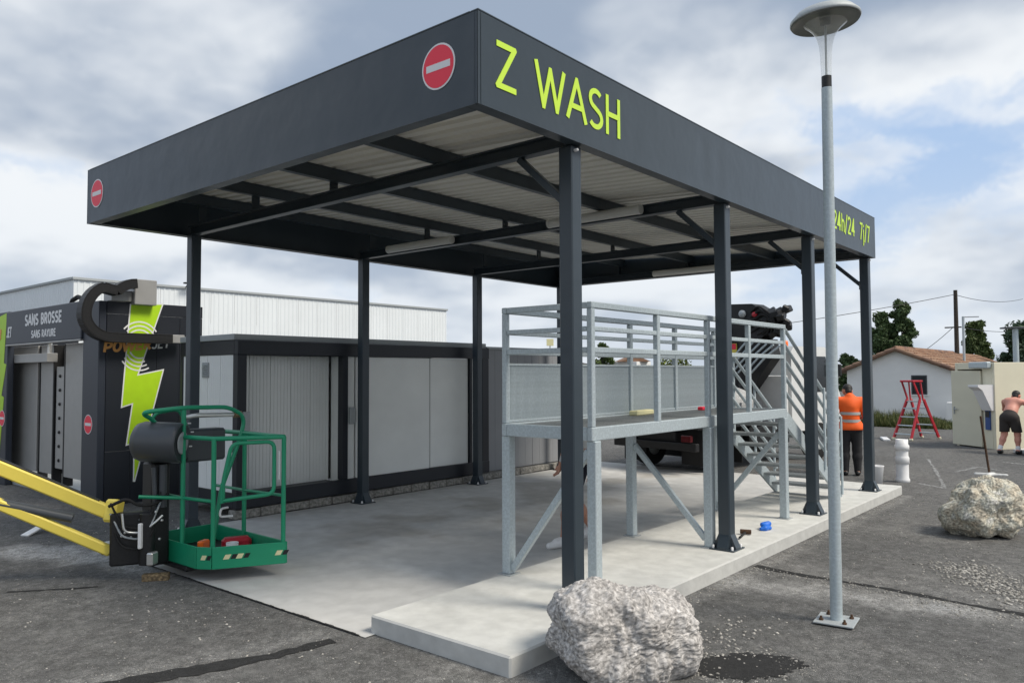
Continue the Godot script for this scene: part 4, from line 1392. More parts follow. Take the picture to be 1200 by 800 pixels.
func make_lift() -> void:
	var t := thing("boom_lift", "green basket of a boom lift on two yellow arms, beside the slab edge", "boom lift", Vector3(3.4, 0, -6.9))
	var plan := [Vector2(4.07, -6.08), Vector2(3.53, -6.38), Vector2(3.46, -6.50), Vector2(3.46, -7.38), Vector2(4.10, -7.38)]
	var yb := 0.13
	# floor and toe boards
	var st := mb()
	var pv := PackedVector2Array()
	for p in plan:
		pv.append(p)
	prism(st, pv, Vector3(0, yb, 0), Vector3.RIGHT, Vector3(0, 0, 1), Vector3(0, 0.03, 0))
	var floor_p := part("basket_floor", st, M.black, t)
	var toe: Node = null
	for i in 5:
		var a: Vector2 = plan[i]
		var b: Vector2 = plan[(i + 1) % 5]
		st = mb()
		var d := (b - a).normalized()
		var n := Vector2(d.y, -d.x)
		if n.dot(a - Vector2(3.8, -6.8)) < 0.0:
			n = -n
		bar(st, Vector3(a.x, yb + 0.085, a.y) + Vector3(n.x, 0, n.y) * 0.008, Vector3(b.x, yb + 0.085, b.y) + Vector3(n.x, 0, n.y) * 0.008, 0.016, 0.19, 0.004)
		var tb := part("toe_board", st, M.green, t)
		if i <= 1:
			toe = tb
			for f in ([0.10, 0.63, 0.80] if i == 0 else [0.5]):
				var L := a.distance_to(b)
				var c := a.lerp(b, f)
				st = mb()
				var ex := Vector3(d.x, 0, d.y)
				var nn := Vector3(n.x, 0, n.y)
				var s := 0.035 if i == 0 else 0.03
				prism(st, PackedVector2Array([Vector2(-s, -0.02), Vector2(s * 0.4, -0.02), Vector2(s, 0.02), Vector2(-s * 0.4, 0.02)]), Vector3(c.x, yb + 0.09, c.y) + nn * 0.0162, ex * -1.0, Vector3.UP, nn * 0.002)
				part("warning_stripe", st, M.pale_yellow, tb)
				st = mb()
				prism(st, PackedVector2Array([Vector2(-s, -0.02), Vector2(s * 0.2, -0.02), Vector2(s * 0.8, 0.02), Vector2(-s * 0.4, 0.02)]), Vector3(c.x, yb + 0.09, c.y) + nn * 0.0162 - ex * s * 1.75, ex * -1.0, Vector3.UP, nn * 0.002)
				part("warning_stripe", st, M.black, tb)
	# uprights
	var N := Vector3(3.545, 0, -6.395)
	var R := Vector3(4.055, 0, -6.10)
	var Fp := Vector3(4.085, 0, -6.80)
	var Lp := Vector3(3.475, 0, -6.80)
	var Bk := Vector3(3.475, 0, -7.36)
	var Bf := Vector3(4.085, 0, -7.36)
	var yr := 1.245
	for q in [[N, yr], [R, yr], [Fp, yr], [Lp, 1.49], [Bk, yr], [Bf, yr]]:
		rail(t, [q[0] + Vector3(0, yb + 0.03, 0), q[0] + Vector3(0, q[1], 0)], 0.021, "upright")
	var up := Vector3(0, yr, 0)
	rail(t, [Lp + up, N + up, R + up], 0.021)
	rail(t, [R + up, Fp + up, Bf + up], 0.021)
	rail(t, [Bf + up, Bk + up, Lp + up], 0.018)
	var mid := Vector3(0, 0.70, 0)
	rail(t, [Bk + mid, Lp + mid, N + mid], 0.016, "mid_rail")
	rail(t, [R + mid + Vector3(0, 0.02, 0), Fp + mid, Bf + mid], 0.014, "mid_rail")
	rail(t, [Lp + Vector3(0, 0.74, 0) + Vector3(-0.34, 0, -0.12), Lp + Vector3(0, 0.70, 0.0)], 0.016, "mid_rail")
	# drop gate on the near side, a bent tube between the two near uprights
	var g0 := N.lerp(R, 0.13)
	var g1 := N.lerp(R, 0.86)
	rail(t, rounded([g0 + Vector3(0, 0.72, 0), g0 + Vector3(0, 0.86, 0), N.lerp(R, 0.25) + Vector3(0, 1.20, 0), g1 + Vector3(0, 1.205, 0), g1 + Vector3(0, 0.74, 0), g0 + Vector3(0, 0.70, 0)], 0.07), 0.018, "gate")
	st = mb()
	bar(st, g0 + Vector3(0, 0.68, 0), g0 + Vector3(0, 0.86, 0), 0.05, 0.02, 0.003, Vector3(0.5, 0, 0.86))
	part("gate_latch", st, M.green, t)
	st = mb()
	var gl := N.lerp(R, 0.93)
	bar(st, gl + Vector3(0, 0.86, 0), gl + Vector3(0, 1.12, 0), 0.018, 0.012, 0.002)
	part("gate_strap", st, M.white, t)
	# control guard hoop over the console
	rail(t, rounded([Vector3(3.475, 1.10, -7.0), Vector3(3.30, 1.40, -7.0), Vector3(3.14, 1.475, -6.93), Vector3(3.475, 1.51, -6.80), Vector3(3.93, 1.50, -6.82), Vector3(4.11, 1.40, -6.84), Vector3(4.07, 1.22, -6.84), Vector3(3.86, 0.72, -6.83), Vector3(3.80, 0.30, -6.83)], 0.09), 0.020, "guard_hoop")
	rail(t, rounded([Vector3(3.28, 1.25, -7.05), Vector3(3.30, 1.46, -7.0), Vector3(3.52, 1.49, -6.98), Vector3(3.62, 1.30, -7.0)], 0.06), 0.014, "guard_hoop")
	# console with rounded black cover
	st = mb()
	var prof := [Vector2(0.0, 0.0), Vector2(0.12, 0.0), Vector2(0.165, 0.03), Vector2(0.182, 0.08), Vector2(0.182, 0.40), Vector2(0.172, 0.43), Vector2(0.165, 0.433), Vector2(0.16, 0.422), Vector2(0.0, 0.425)]
	lathe(st, prof, 28, Vector3(3.20, 1.21, -7.13), Basis(Vector3(0.79, 0, -0.61), Vector3(0.61, -0.04, 0.79).normalized(), Vector3(0, 1, 0)).orthonormalized())
	var con := part("console_cover", st, M.plastic_dark, t)
	st = mb()
	span(st, Vector3(3.55, 1.0, -7.08), Vector3(3.95, 1.30, -6.90), 0.02)
	part("console_box", st, M.plastic_dark, t)
	for q in [Vector3(3.58, 1.36, -6.9), Vector3(3.60, 1.28, -6.885), Vector3(3.585, 1.15, -6.885)]:
		st = mb()
		box(st, q, Vector3(0.03, 0.012, 0.012), 0.003)
		part("label_sticker", st, M.white, con)
	st = mb()
	path(st, rounded([Vector3(3.55, 1.40, -6.98), Vector3(3.66, 1.43, -6.92), Vector3(4.02, 1.425, -6.86)], 0.05), 0.022, 8)
	part("console_lever", st, M.chrome, t)
	st = mb()
	tube(st, Vector3(4.0, 1.425, -6.863), Vector3(4.08, 1.425, -6.85), 0.034, 0.03, 10)
	part("lever_knob", st, M.wood, t)
	st = mb()
	path(st, rounded([Vector3(3.72, 0.62, -6.46), Vector3(3.64, 0.62, -6.44), Vector3(3.63, 0.55, -6.44), Vector3(3.76, 0.54, -6.45)], 0.03), 0.010, 8)
	part("shackle", st, M.white, t)
	# slewing post and bracket under the console
	st = mb()
	span(st, Vector3(3.27, 0.10, -7.16), Vector3(3.44, 1.02, -6.96), 0.02)
	part("riser_post", st, M.black, t)
	st = mb()
	tube(st, Vector3(3.36, 0.62, -6.94), Vector3(3.36, 1.0, -6.94), 0.035, 0.035, 12)
	tube(st, Vector3(3.30, 0.60, -6.95), Vector3(3.29, 0.98, -6.97), 0.022, 0.022, 10)
	part("hydraulic_ram", st, M.plastic_dark, t)
	st = mb()
	span(st, Vector3(3.42, 0.08, -7.10), Vector3(3.70, 0.122, -6.62), 0.01)
	part("support_arm", st, M.black, t)
	st = mb()
	bar(st, Vector3(3.0, 0.36, -7.16), Vector3(3.30, 0.36, -7.0), 0.10, 0.46, 0.015)
	part("rotator_bracket", st, M.black, t)
	st = mb()
	tube(st, Vector3(3.22, 0.14, -6.93), Vector3(3.22, 0.58, -6.93), 0.065, 0.065, 16)
	part("rotator_motor", st, M.black, t)
	st = mb()
	path(st, rounded([Vector3(3.03, 0.60, -7.0), Vector3(3.04, 0.44, -6.98), Vector3(3.16, 0.42, -6.93), Vector3(3.24, 0.50, -6.85), Vector3(3.32, 0.56, -6.86)], 0.05), 0.011, 8)
	part("hydraulic_hose", st, M.chrome, t)
	st = mb()
	path(st, rounded([Vector3(2.96, 0.66, -7.1), Vector3(3.06, 0.73, -6.98), Vector3(3.14, 0.66, -6.93), Vector3(3.26, 0.66, -6.88), Vector3(3.40, 0.74, -6.92)], 0.05), 0.014, 8)
	part("hydraulic_hose", st, M.rubber, t)
	st = mb()
	box(st, Vector3(3.16, 0.40, -6.91), Vector3(0.075, 0.22, 0.03), 0.02, Basis(Vector3.UP, 0.6))
	part("valve_block", st, M.white, t)
	st = mb()
	box(st, Vector3(3.23, 0.20, -6.85), Vector3(0.10, 0.11, 0.06), 0.01, Basis(Vector3.UP, 0.6))
	part("valve_block", st, M.chrome, t)
	for q in [Vector3(3.26, 0.60, -6.86), Vector3(3.31, 0.52, -6.85), Vector3(3.29, 0.36, -6.85)]:
		st = mb()
		lathe(st, [Vector2(0, 0.012), Vector2(0.012, 0.010), Vector2(0.012, 0.0)], 8, q, Basis(Vector3.RIGHT, PI / 2))
		part("fitting", st, M.chrome, t)
	rng.seed = 23
	for k in 10:          # bolt heads and pipe unions on the bracket
		st = mb()
		var q := Vector3(3.06 + rng.randf() * 0.16, 0.20 + rng.randf() * 0.36, 0)
		q.z = -7.075 + (q.x - 3.06) * 0.53
		lathe(st, [Vector2(0, 0.016), Vector2(0.010, 0.014), Vector2(0.012, 0.0)], 6, q, Basis(Vector3.UP, -0.49) * Basis(Vector3.RIGHT, PI / 2), false)
		part("bolt", st, M.chrome if k % 2 else M.galv_dull, t)
	for k in 3:
		st = mb()
		var y := 0.30 + 0.09 * k
		path(st, rounded([Vector3(2.99, y + 0.2, -7.14), Vector3(3.05, y, -7.04), Vector3(3.16, y - 0.03, -6.95), Vector3(3.22, y + 0.10, -6.86), Vector3(3.33, y + 0.28, -6.92)], 0.05), 0.009, 6)
		part("hydraulic_hose", st, M.rubber if k != 1 else M.galv_dull, t)
	st = mb()
	lathe(st, [Vector2(0.0, 0.0), Vector2(0.10, 0.0), Vector2(0.10, 0.008), Vector2(0.085, 0.010), Vector2(0.0, 0.010)], 24, Vector3(3.20, 1.21, -7.13) + Vector3(0.61, -0.04, 0.79).normalized() * 0.426, Basis(Vector3(0.79, 0, -0.61), Vector3(0.61, -0.04, 0.79).normalized(), Vector3(0, 1, 0)).orthonormalized())
	part("cover_cap", st, M.galv_dull, con)
	# yellow arms running off to the machine
	var E := Vector3(3.04, 0, -7.22)
	var W := Vector3(2.30, 0, -7.66)
	var d := (W - E)
	var far_p := E + d * 3.0
	var up1 := func(y0: float, y1: float, f: float) -> float: return y0 + (y1 - y0) * f
	st = mb()
	bar(st, Vector3(E.x, 0.565, E.z) - d * 0.02, Vector3(far_p.x, 0.565 + 0.445 * 3.0, far_p.z), 0.09, 0.115, 0.012)
	var arm := part("upper_arm", st, M.yellow, t)
	st = mb()
	box(st, Vector3(3.045, 0.60, -7.20), Vector3(0.13, 0.20, 0.12), 0.02, Basis(Vector3.UP, 0.53) * Basis(Vector3.BACK, -0.25))
	part("arm_knuckle", st, M.yellow, arm)
	st = mb()
	bar(st, Vector3(E.x, 0.565 + 0.076, E.z) + d * 0.12 + Vector3(0, 0.445 * 0.12, 0), Vector3(far_p.x, 0.565 + 0.076 + 0.445 * 3.0, far_p.z), 0.05, 0.018, 0.004)
	part("cable_guide", st, M.black, arm)
	st = mb()
	bar(st, Vector3(E.x, 0.24, E.z), Vector3(far_p.x, 0.24 + 0.466 * 3.0, far_p.z), 0.08, 0.088, 0.012)
	var low := part("lower_arm", st, M.yellow, t)
	for q in [[E + Vector3(0.0, 0.59, 0.0), 0.03], [E + Vector3(-0.01, 0.235, 0), 0.026]]:
		st = mb()
		var sd := Vector3(0.51, 0, 0.86)
		tube(st, q[0] - sd * 0.075, q[0] + sd * 0.075, q[1], q[1], 12)
		part("pivot_pin", st, M.wood, arm)
	st = mb()
	var c0 := E + d * 0.42 + Vector3(0, 0.56, 0)
	tube(st, E + d * 0.36 + Vector3(0, 0.555, 0), E + d * 1.9 + Vector3(0, 0.93, 0), 0.042, 0.042, 14)
	part("lift_cylinder", st, M.plastic_dark, t)
	st = mb()
	tube(st, E + d * 0.52 + Vector3(0, 0.51, 0), E + d * 1.1 + Vector3(0, 0.69, 0), 0.014, 0.014, 10)
	part("cylinder_rod", st, M.chrome, t)
	# machine out of frame to the left: knuckle, mast and chassis carry the arms
	st = mb()
	box(st, Vector3(far_p.x, 1.62, far_p.z), Vector3(0.34, 0.5, 0.2), 0.02, Basis(Vector3.UP, 0.53))
	part("mast_knuckle", st, M.yellow, t)
	st = mb()
	span(st, Vector3(far_p.x - 0.14, 0.42, far_p.z - 0.14), Vector3(far_p.x + 0.14, 1.5, far_p.z + 0.14), 0.02)
	part("mast", st, M.plastic_dark, t)
	st = mb()
	span(st, Vector3(far_p.x - 0.8, 0.22, far_p.z - 0.4), Vector3(far_p.x + 0.5, 0.46, far_p.z + 0.4), 0.03)
	part("chassis", st, M.yellow, t)
	for q in [Vector2(-0.6, -0.42), Vector2(-0.6, 0.42), Vector2(0.35, -0.42), Vector2(0.35, 0.42)]:
		st = mb()
		tube(st, Vector3(far_p.x + q.x, 0.21, far_p.z + q.y - 0.08), Vector3(far_p.x + q.x, 0.21, far_p.z + q.y + 0.08), 0.21, 0.21, 20)
		part("wheel", st, M.rubber, t)
	# loose things inside the basket
	var fl := yb + 0.031
	st = mb()
	box(st, Vector3(3.58, fl + 0.085, -6.62), Vector3(0.12, 0.17, 0.06), 0.012, Basis(Vector3.UP, 0.5))
	solo("fuel_can", st, M.orange_lamp, "small orange canister standing in the green lift basket", "canister", Vector3(3.58, fl, -6.62))
	var hm := thing("cup", "white cup beside the red tool bag in the lift basket", "cup", Vector3(3.82, fl, -6.55))
	st = mb()
	lathe(st, [Vector2(0, 0), Vector2(0.045, 0.0), Vector2(0.055, 0.12), Vector2(0.05, 0.12), Vector2(0.042, 0.01), Vector2(0, 0.01)], 14, Vector3(3.82, fl, -6.55))
	part("cup_body", st, M.white, hm)
	st = mb()
	box(st, Vector3(3.95, fl + 0.065, -6.70), Vector3(0.26, 0.13, 0.13), 0.03, Basis(Vector3.UP, -0.4))
	solo("tool_bag", st, M.ladder_red, "dark red tool bag on the floor of the green lift basket", "tool bag", Vector3(3.95, fl, -6.70))
	st = mb()
	tube(st, Vector3(3.90, fl + 0.025, -6.36), Vector3(4.04, fl + 0.025, -6.5), 0.025, 0.025, 10)
	tube(st, Vector3(3.86, fl + 0.02, -6.32), Vector3(3.90, fl + 0.025, -6.36), 0.014, 0.014, 10)
	solo("hand_torch", st, M.black, "black tool with a round body lying in the lift basket", "tool", Vector3(3.95, fl, -6.42))
	# timber packing under the rotator
	st = mb()
	box(st, Vector3(3.27, 0.03, -6.86), Vector3(0.07, 0.06, 0.22), 0.004, Basis(Vector3.UP, 0.9))
	solo("timber_block", st, M.wood, "short offcut of sawn timber under the lift's rotator", "timber", Vector3(3.27, 0, -6.86))

# ------------------------------------------------------------------ lamp post
func make_lamp() -> void:
	var b := Vector3(5.85, 0, -1.866)
	var t := thing("lamp_post", "galvanised lamp post with a shallow bowl head on a clear trumpet stem", "lamp post", b)
	var lean := Vector3(-0.078, 3.88, 0.038)
	var st := mb()
	box(st, b + Vector3(0, 0.016, 0), Vector3(0.27, 0.012, 0.27), 0.003, Basis(Vector3.UP, 0.12))
	var bp := part("base_plate", st, M.galv_dull, t)
	for k in 4:
		var q := Vector3(0.10, 0.022, 0).rotated(Vector3.UP, PI / 4 + k * PI / 2) * Vector3(1.15, 1, 1.15)
		st = mb()
		lathe(st, [Vector2(0, 0.032), Vector2(0.008, 0.030), Vector2(0.009, 0.014), Vector2(0.016, 0.013), Vector2(0.016, 0.0)], 6, b + q, Basis.IDENTITY, false)
		part("anchor_bolt", st, M.rust, bp)
	st = mb()
	path(st, [b + Vector3(0, 0.02, 0), b + lean * 0.5, b + lean], [0.042, 0.040, 0.037], 20)
	part("pole", st, M.galv, t)
	var c := b + lean
	st = mb()
	tube(st, c, c + Vector3(-0.001, 0.085, 0), 0.035, 0.035, 20)
	part("collar", st, M.black, t)
	var tilt := Basis(Vector3(-0.75, 0, 0.66).normalized(), 0.06)
	var k0 := c + Vector3(-0.001, 0.086, 0)
	st = mb()
	var prof := []
	for i in 15:
		var f := i / 14.0
		prof.append(Vector2(0.036 + 0.012 * f + 0.125 * pow(f, 5.5) * 0.8, 0.39 * f))
	lathe(st, prof, 32, k0)
	part("clear_stem", st, M.clear, t)
	st = mb()
	tube(st, k0, k0 + Vector3(0, 0.40, 0), 0.008, 0.008, 8)
	part("cable_tube", st, M.galv_dull, t)
	st = mb()
	var hb := k0 + Vector3(0, 0.40, 0)
	lathe(st, [Vector2(0.235, 0.0), Vector2(0.246, 0.012), Vector2(0.243, 0.03), Vector2(0.20, 0.075), Vector2(0.12, 0.105), Vector2(0.0, 0.118)], 48, hb, tilt)
	part("bowl", st, M.galv_dull, t)
	st = mb()
	lathe(st, [Vector2(0.0, 0.03), Vector2(0.06, 0.028), Vector2(0.17, 0.016), Vector2(0.232, 0.001), Vector2(0.236, -0.003), Vector2(0.243, 0.008)], 48, hb, tilt)
	part("diffuser", st, mat(Color(0.16, 0.17, 0.16), 0.3), t)
	st = mb()
	lathe(st, [Vector2(0, -0.02), Vector2(0.035, -0.018), Vector2(0.04, 0.0), Vector2(0.04, 0.03)], 18, hb, tilt)
	part("lamp_holder", st, M.plastic_dark, t)
	st = mb()
	box(st, b + Vector3(-0.02, 1.52, 0.05), Vector3(0.016, 0.03, 0.012), 0.003)
	part("tag", st, M.white, t)

# ------------------------------------------------------------------ boulders
func boulder(called: String, label: String, at: Vector3, half: Vector3, turn: float, sd: int, shape: Callable, tint: Color, tint2: Color) -> void:
	var n := FastNoiseLite.new()
	n.seed = sd
	n.frequency = 1.9
	n.fractal_octaves = 3
	var r := FastNoiseLite.new()
	r.seed = sd + 1
	r.noise_type = FastNoiseLite.TYPE_CELLULAR
	r.cellular_return_type = FastNoiseLite.RETURN_DISTANCE2_SUB
	r.frequency = 5.0
	var fc := FastNoiseLite.new()
	fc.seed = sd + 7
	fc.noise_type = FastNoiseLite.TYPE_CELLULAR
	fc.cellular_return_type = FastNoiseLite.RETURN_DISTANCE
	fc.frequency = 1.5
	var f := FastNoiseLite.new()
	f.seed = sd + 2
	f.frequency = 16.0
	f.fractal_octaves = 4
	var st := mb()
	var nu := 260
	var nv := 150
	var V := []
	var C := []
	for j in nv + 1:
		var la := -PI / 2 + PI * j / nv
		for i in nu:
			var lo := TAU * i / nu
			var d := Vector3(cos(la) * cos(lo), sin(la), cos(la) * sin(lo))
			var p := d / pow(pow(absf(d.x), 2.9) + pow(absf(d.y), 2.9) + pow(absf(d.z), 2.9), 1.0 / 2.9)
			p = p * half
			p = shape.call(p)
			var k := p / 0.5
			var dd := 0.13 * n.get_noise_3dv(k * 0.5) + 0.05 * (fc.get_noise_3dv(k) + 0.4) + 0.020 * r.get_noise_3dv(k * 0.8) + 0.013 * r.get_noise_3dv(k * 2.0 + Vector3(3, 1, 2)) + 0.006 * r.get_noise_3dv(k * 4.5) + 0.012 * f.get_noise_3dv(k * 1.3) + 0.005 * f.get_noise_3dv(k * 3.5)
			p += d * dd
			p.y = max(p.y + half.y * 0.86, -0.01)
			V.append(at + p.rotated(Vector3.UP, turn))
			var m: float = clamp(0.5 + 0.9 * n.get_noise_3dv(k * 1.7 + Vector3(9, 3, 1)) + 0.5 * f.get_noise_3dv(k * 0.6), 0.0, 1.0)
			C.append(tint.lerp(tint2, m))
	st.set_smooth_group(0)
	for j in nv:
		for i in nu:
			var a := j * nu + i
			var b := j * nu + (i + 1) % nu
			for q in [a, b, a + nu, b, b + nu, a + nu]:
				st.set_color(C[q])
				st.add_vertex(V[q])
	solo(called, st, M.rock, label, "boulder", at, "boulders on the forecourt")

func make_boulders() -> void:
	boulder("boulder", "grey pitted limestone boulder in front of the canopy's corner column", Vector3(4.10, 0, -2.54), Vector3(0.475, 0.275, 0.31), deg_to_rad(-42), 41,
		func(p: Vector3) -> Vector3:
			if p.y > 0.0:
				p.y *= 1.12 - 0.27 * smoothstep(-0.06, 0.12, p.x)
			p.x *= 1.0 + 0.16 * clampf(p.y / 0.25, 0.0, 1.0)
			return p, Color(0.72, 0.70, 0.68), Color(1.0, 0.98, 0.96))
	boulder("boulder", "cream pitted limestone boulder beside the loose stones", Vector3(9.98, 0, -1.57), Vector3(0.42, 0.345, 0.36), deg_to_rad(-60), 61,
		func(p: Vector3) -> Vector3:
			if p.y > 0.0:
				p.x *= 1.0 - 0.35 * p.y / 0.37
			return p, Color(0.95, 0.86, 0.68), Color(1.15, 1.08, 0.95))

# ------------------------------------------------------------------ figures: smooth skin over tapered bones (surface nets)
func nets(st: SurfaceTool, bones: Array, cell: float, k: float, hem := -9.0) -> void:
	var lo := Vector3(1e9, 1e9, 1e9)
	var hi := -lo
	for b in bones:
		for e in 2:
			var p: Vector3 = b[e]
			var r: float = b[2 + e] + cell * 3.0
			lo = lo.min(p - Vector3(r, r, r))
			hi = hi.max(p + Vector3(r, r, r))
	var nx := int((hi.x - lo.x) / cell) + 2
	var ny := int((hi.y - lo.y) / cell) + 2
	var nz := int((hi.z - lo.z) / cell) + 2
	var F := PackedFloat32Array()
	F.resize(nx * ny * nz)
	F.fill(1.0)
	for b in bones:
		var a: Vector3 = b[0]
		var c: Vector3 = b[1]
		var ra: float = b[2]
		var rb: float = b[3]
		var ac := c - a
		var l2: float = max(ac.length_squared(), 1e-9)
		var m: float = max(ra, rb) + k + cell * 2.5
		var p0 := (a.min(c) - Vector3(m, m, m) - lo) / cell
		var p1 := (a.max(c) + Vector3(m, m, m) - lo) / cell
		for ix in range(max(0, int(p0.x)), min(nx, int(p1.x) + 2)):
			for iy in range(max(0, int(p0.y)), min(ny, int(p1.y) + 2)):
				for iz in range(max(0, int(p0.z)), min(nz, int(p1.z) + 2)):
					var p := lo + Vector3(ix, iy, iz) * cell
					var t: float = clamp((p - a).dot(ac) / l2, 0.0, 1.0)
					var d: float = p.distance_to(a + ac * t) - lerpf(ra, rb, t)
					var i := (ix * ny + iy) * nz + iz
					var f := F[i]
					var h: float = max(k - absf(f - d), 0.0) / k
					F[i] = min(f, d) - h * h * k * 0.25
	if hem > -5.0:          # cut straight across at the hem
		for iy in ny:
			var cut := hem - (lo.y + iy * cell)
			for ix in nx:
				var row := (ix * ny + iy) * nz
				for iz in nz:
					F[row + iz] = maxf(F[row + iz], cut)
	var sy := nz
	var sx := ny * nz
	var ids := {}
	var P := []
	var corner := [0, sx, sy, sx + sy, 1, sx + 1, sy + 1, sx + sy + 1]
	var cofs := [Vector3(0, 0, 0), Vector3(1, 0, 0), Vector3(0, 1, 0), Vector3(1, 1, 0), Vector3(0, 0, 1), Vector3(1, 0, 1), Vector3(0, 1, 1), Vector3(1, 1, 1)]
	var edges := [[0, 1], [2, 3], [4, 5], [6, 7], [0, 2], [1, 3], [4, 6], [5, 7], [0, 4], [1, 5], [2, 6], [3, 7]]
	for ix in nx - 1:
		for iy in ny - 1:
			var row := (ix * ny + iy) * nz
			for iz in nz - 1:
				var i := row + iz
				if absf(F[i]) > cell * 2.0:
					continue
				var neg := 0
				for q in corner:
					if F[i + q] < 0.0:
						neg += 1
				if neg == 0 or neg == 8:
					continue
				var s := Vector3.ZERO
				var n := 0
				for e in edges:
					var fa := F[i + corner[e[0]]]
					var fb := F[i + corner[e[1]]]
					if (fa < 0.0) != (fb < 0.0):
						s += cofs[e[0]].lerp(cofs[e[1]], fa / (fa - fb))
						n += 1
				ids[i] = P.size()
				P.append(lo + (Vector3(ix, iy, iz) + s / n) * cell)
	st.set_smooth_group(0)
	for i in ids:
		for ax in 3:
			var step: int = [sx, sy, 1][ax]
			if (F[i] < 0.0) == (F[i + step] < 0.0):
				continue
			var u: int = [sy, 1, sx][ax]
			var v: int = [1, sx, sy][ax]
			if not (ids.has(i - u) and ids.has(i - v) and ids.has(i - u - v)):
				continue
			var o := Vector3(1 if ax == 0 else 0, 1 if ax == 1 else 0, 1 if ax == 2 else 0)
			if F[i] > 0.0:
				o = -o
			face(st, [P[ids[i]], P[ids[i - u]], P[ids[i - u - v]], P[ids[i - v]]], o)
	st.set_smooth_group(-1)

func hand(st: SurfaceTool, wrist: Vector3, dir: Vector3, palm_n: Vector3, side: float) -> void:     # a relaxed hand, fingers lightly curled
	dir = dir.normalized()
	var w := dir.cross(palm_n).normalized() * side
	var b := []
	for k in 4:
		var off: float = (k - 1.5) * 0.018
		b.append([wrist, wrist + dir * 0.075 + w * off, 0.020, 0.013])
		var L: float = [0.062, 0.074, 0.070, 0.052][k]
		var k0 := wrist + dir * 0.078 + w * off
		var k1 := k0 + (dir + palm_n * 0.35).normalized() * L * 0.55
		var k2 := k1 + (dir * 0.6 + palm_n * 0.8).normalized() * L * 0.55
		b.append([k0, k1, 0.0092, 0.0085])
		b.append([k1, k2, 0.0085, 0.007])
	var th := wrist + dir * 0.025 - w * 0.022
	var t1 := th + (dir * 0.7 - w * 0.6 + palm_n * 0.3).normalized() * 0.036
	b.append([th, t1, 0.013, 0.011])
	b.append([t1, t1 + (dir * 0.9 - w * 0.2 + palm_n * 0.4).normalized() * 0.032, 0.011, 0.008])
	nets(st, b, 0.005, 0.006)

func head(st: SurfaceTool, c: Vector3, fw: Vector3, up: Vector3) -> void:
	var rt := fw.cross(up).normalized()
	var b := [[c + up * 0.025 - fw * 0.012, c + up * 0.02 + fw * 0.02, 0.083, 0.076], [c + up * 0.0 + fw * 0.03, c - up * 0.075 + fw * 0.045, 0.066, 0.036],
		[c + fw * 0.088 + up * 0.005, c + fw * 0.108 - up * 0.028, 0.010, 0.014]]
	for s in [-1.0, 1.0]:
		b.append([c + rt * s * 0.083 + up * 0.012, c + rt * s * 0.081 - up * 0.028, 0.013, 0.009])      # ears
		b.append([c + rt * s * 0.030 + fw * 0.082 + up * 0.020, c + rt * s * 0.045 + fw * 0.075 + up * 0.020, 0.012, 0.010])     # brows
	b.append([c + fw * 0.083 - up * 0.055 - rt * 0.018, c + fw * 0.083 - up * 0.055 + rt * 0.018, 0.009, 0.009])    # mouth
	b.append([c - up * 0.05, c - up * 0.14 - fw * 0.02, 0.05, 0.052])
	nets(st, b, 0.008, 0.018)

func grow(b: Array, g: float) -> Array:
	var r := []
	for q in b:
		r.append([q[0], q[1], q[2] + g, q[3] + g])
	return r

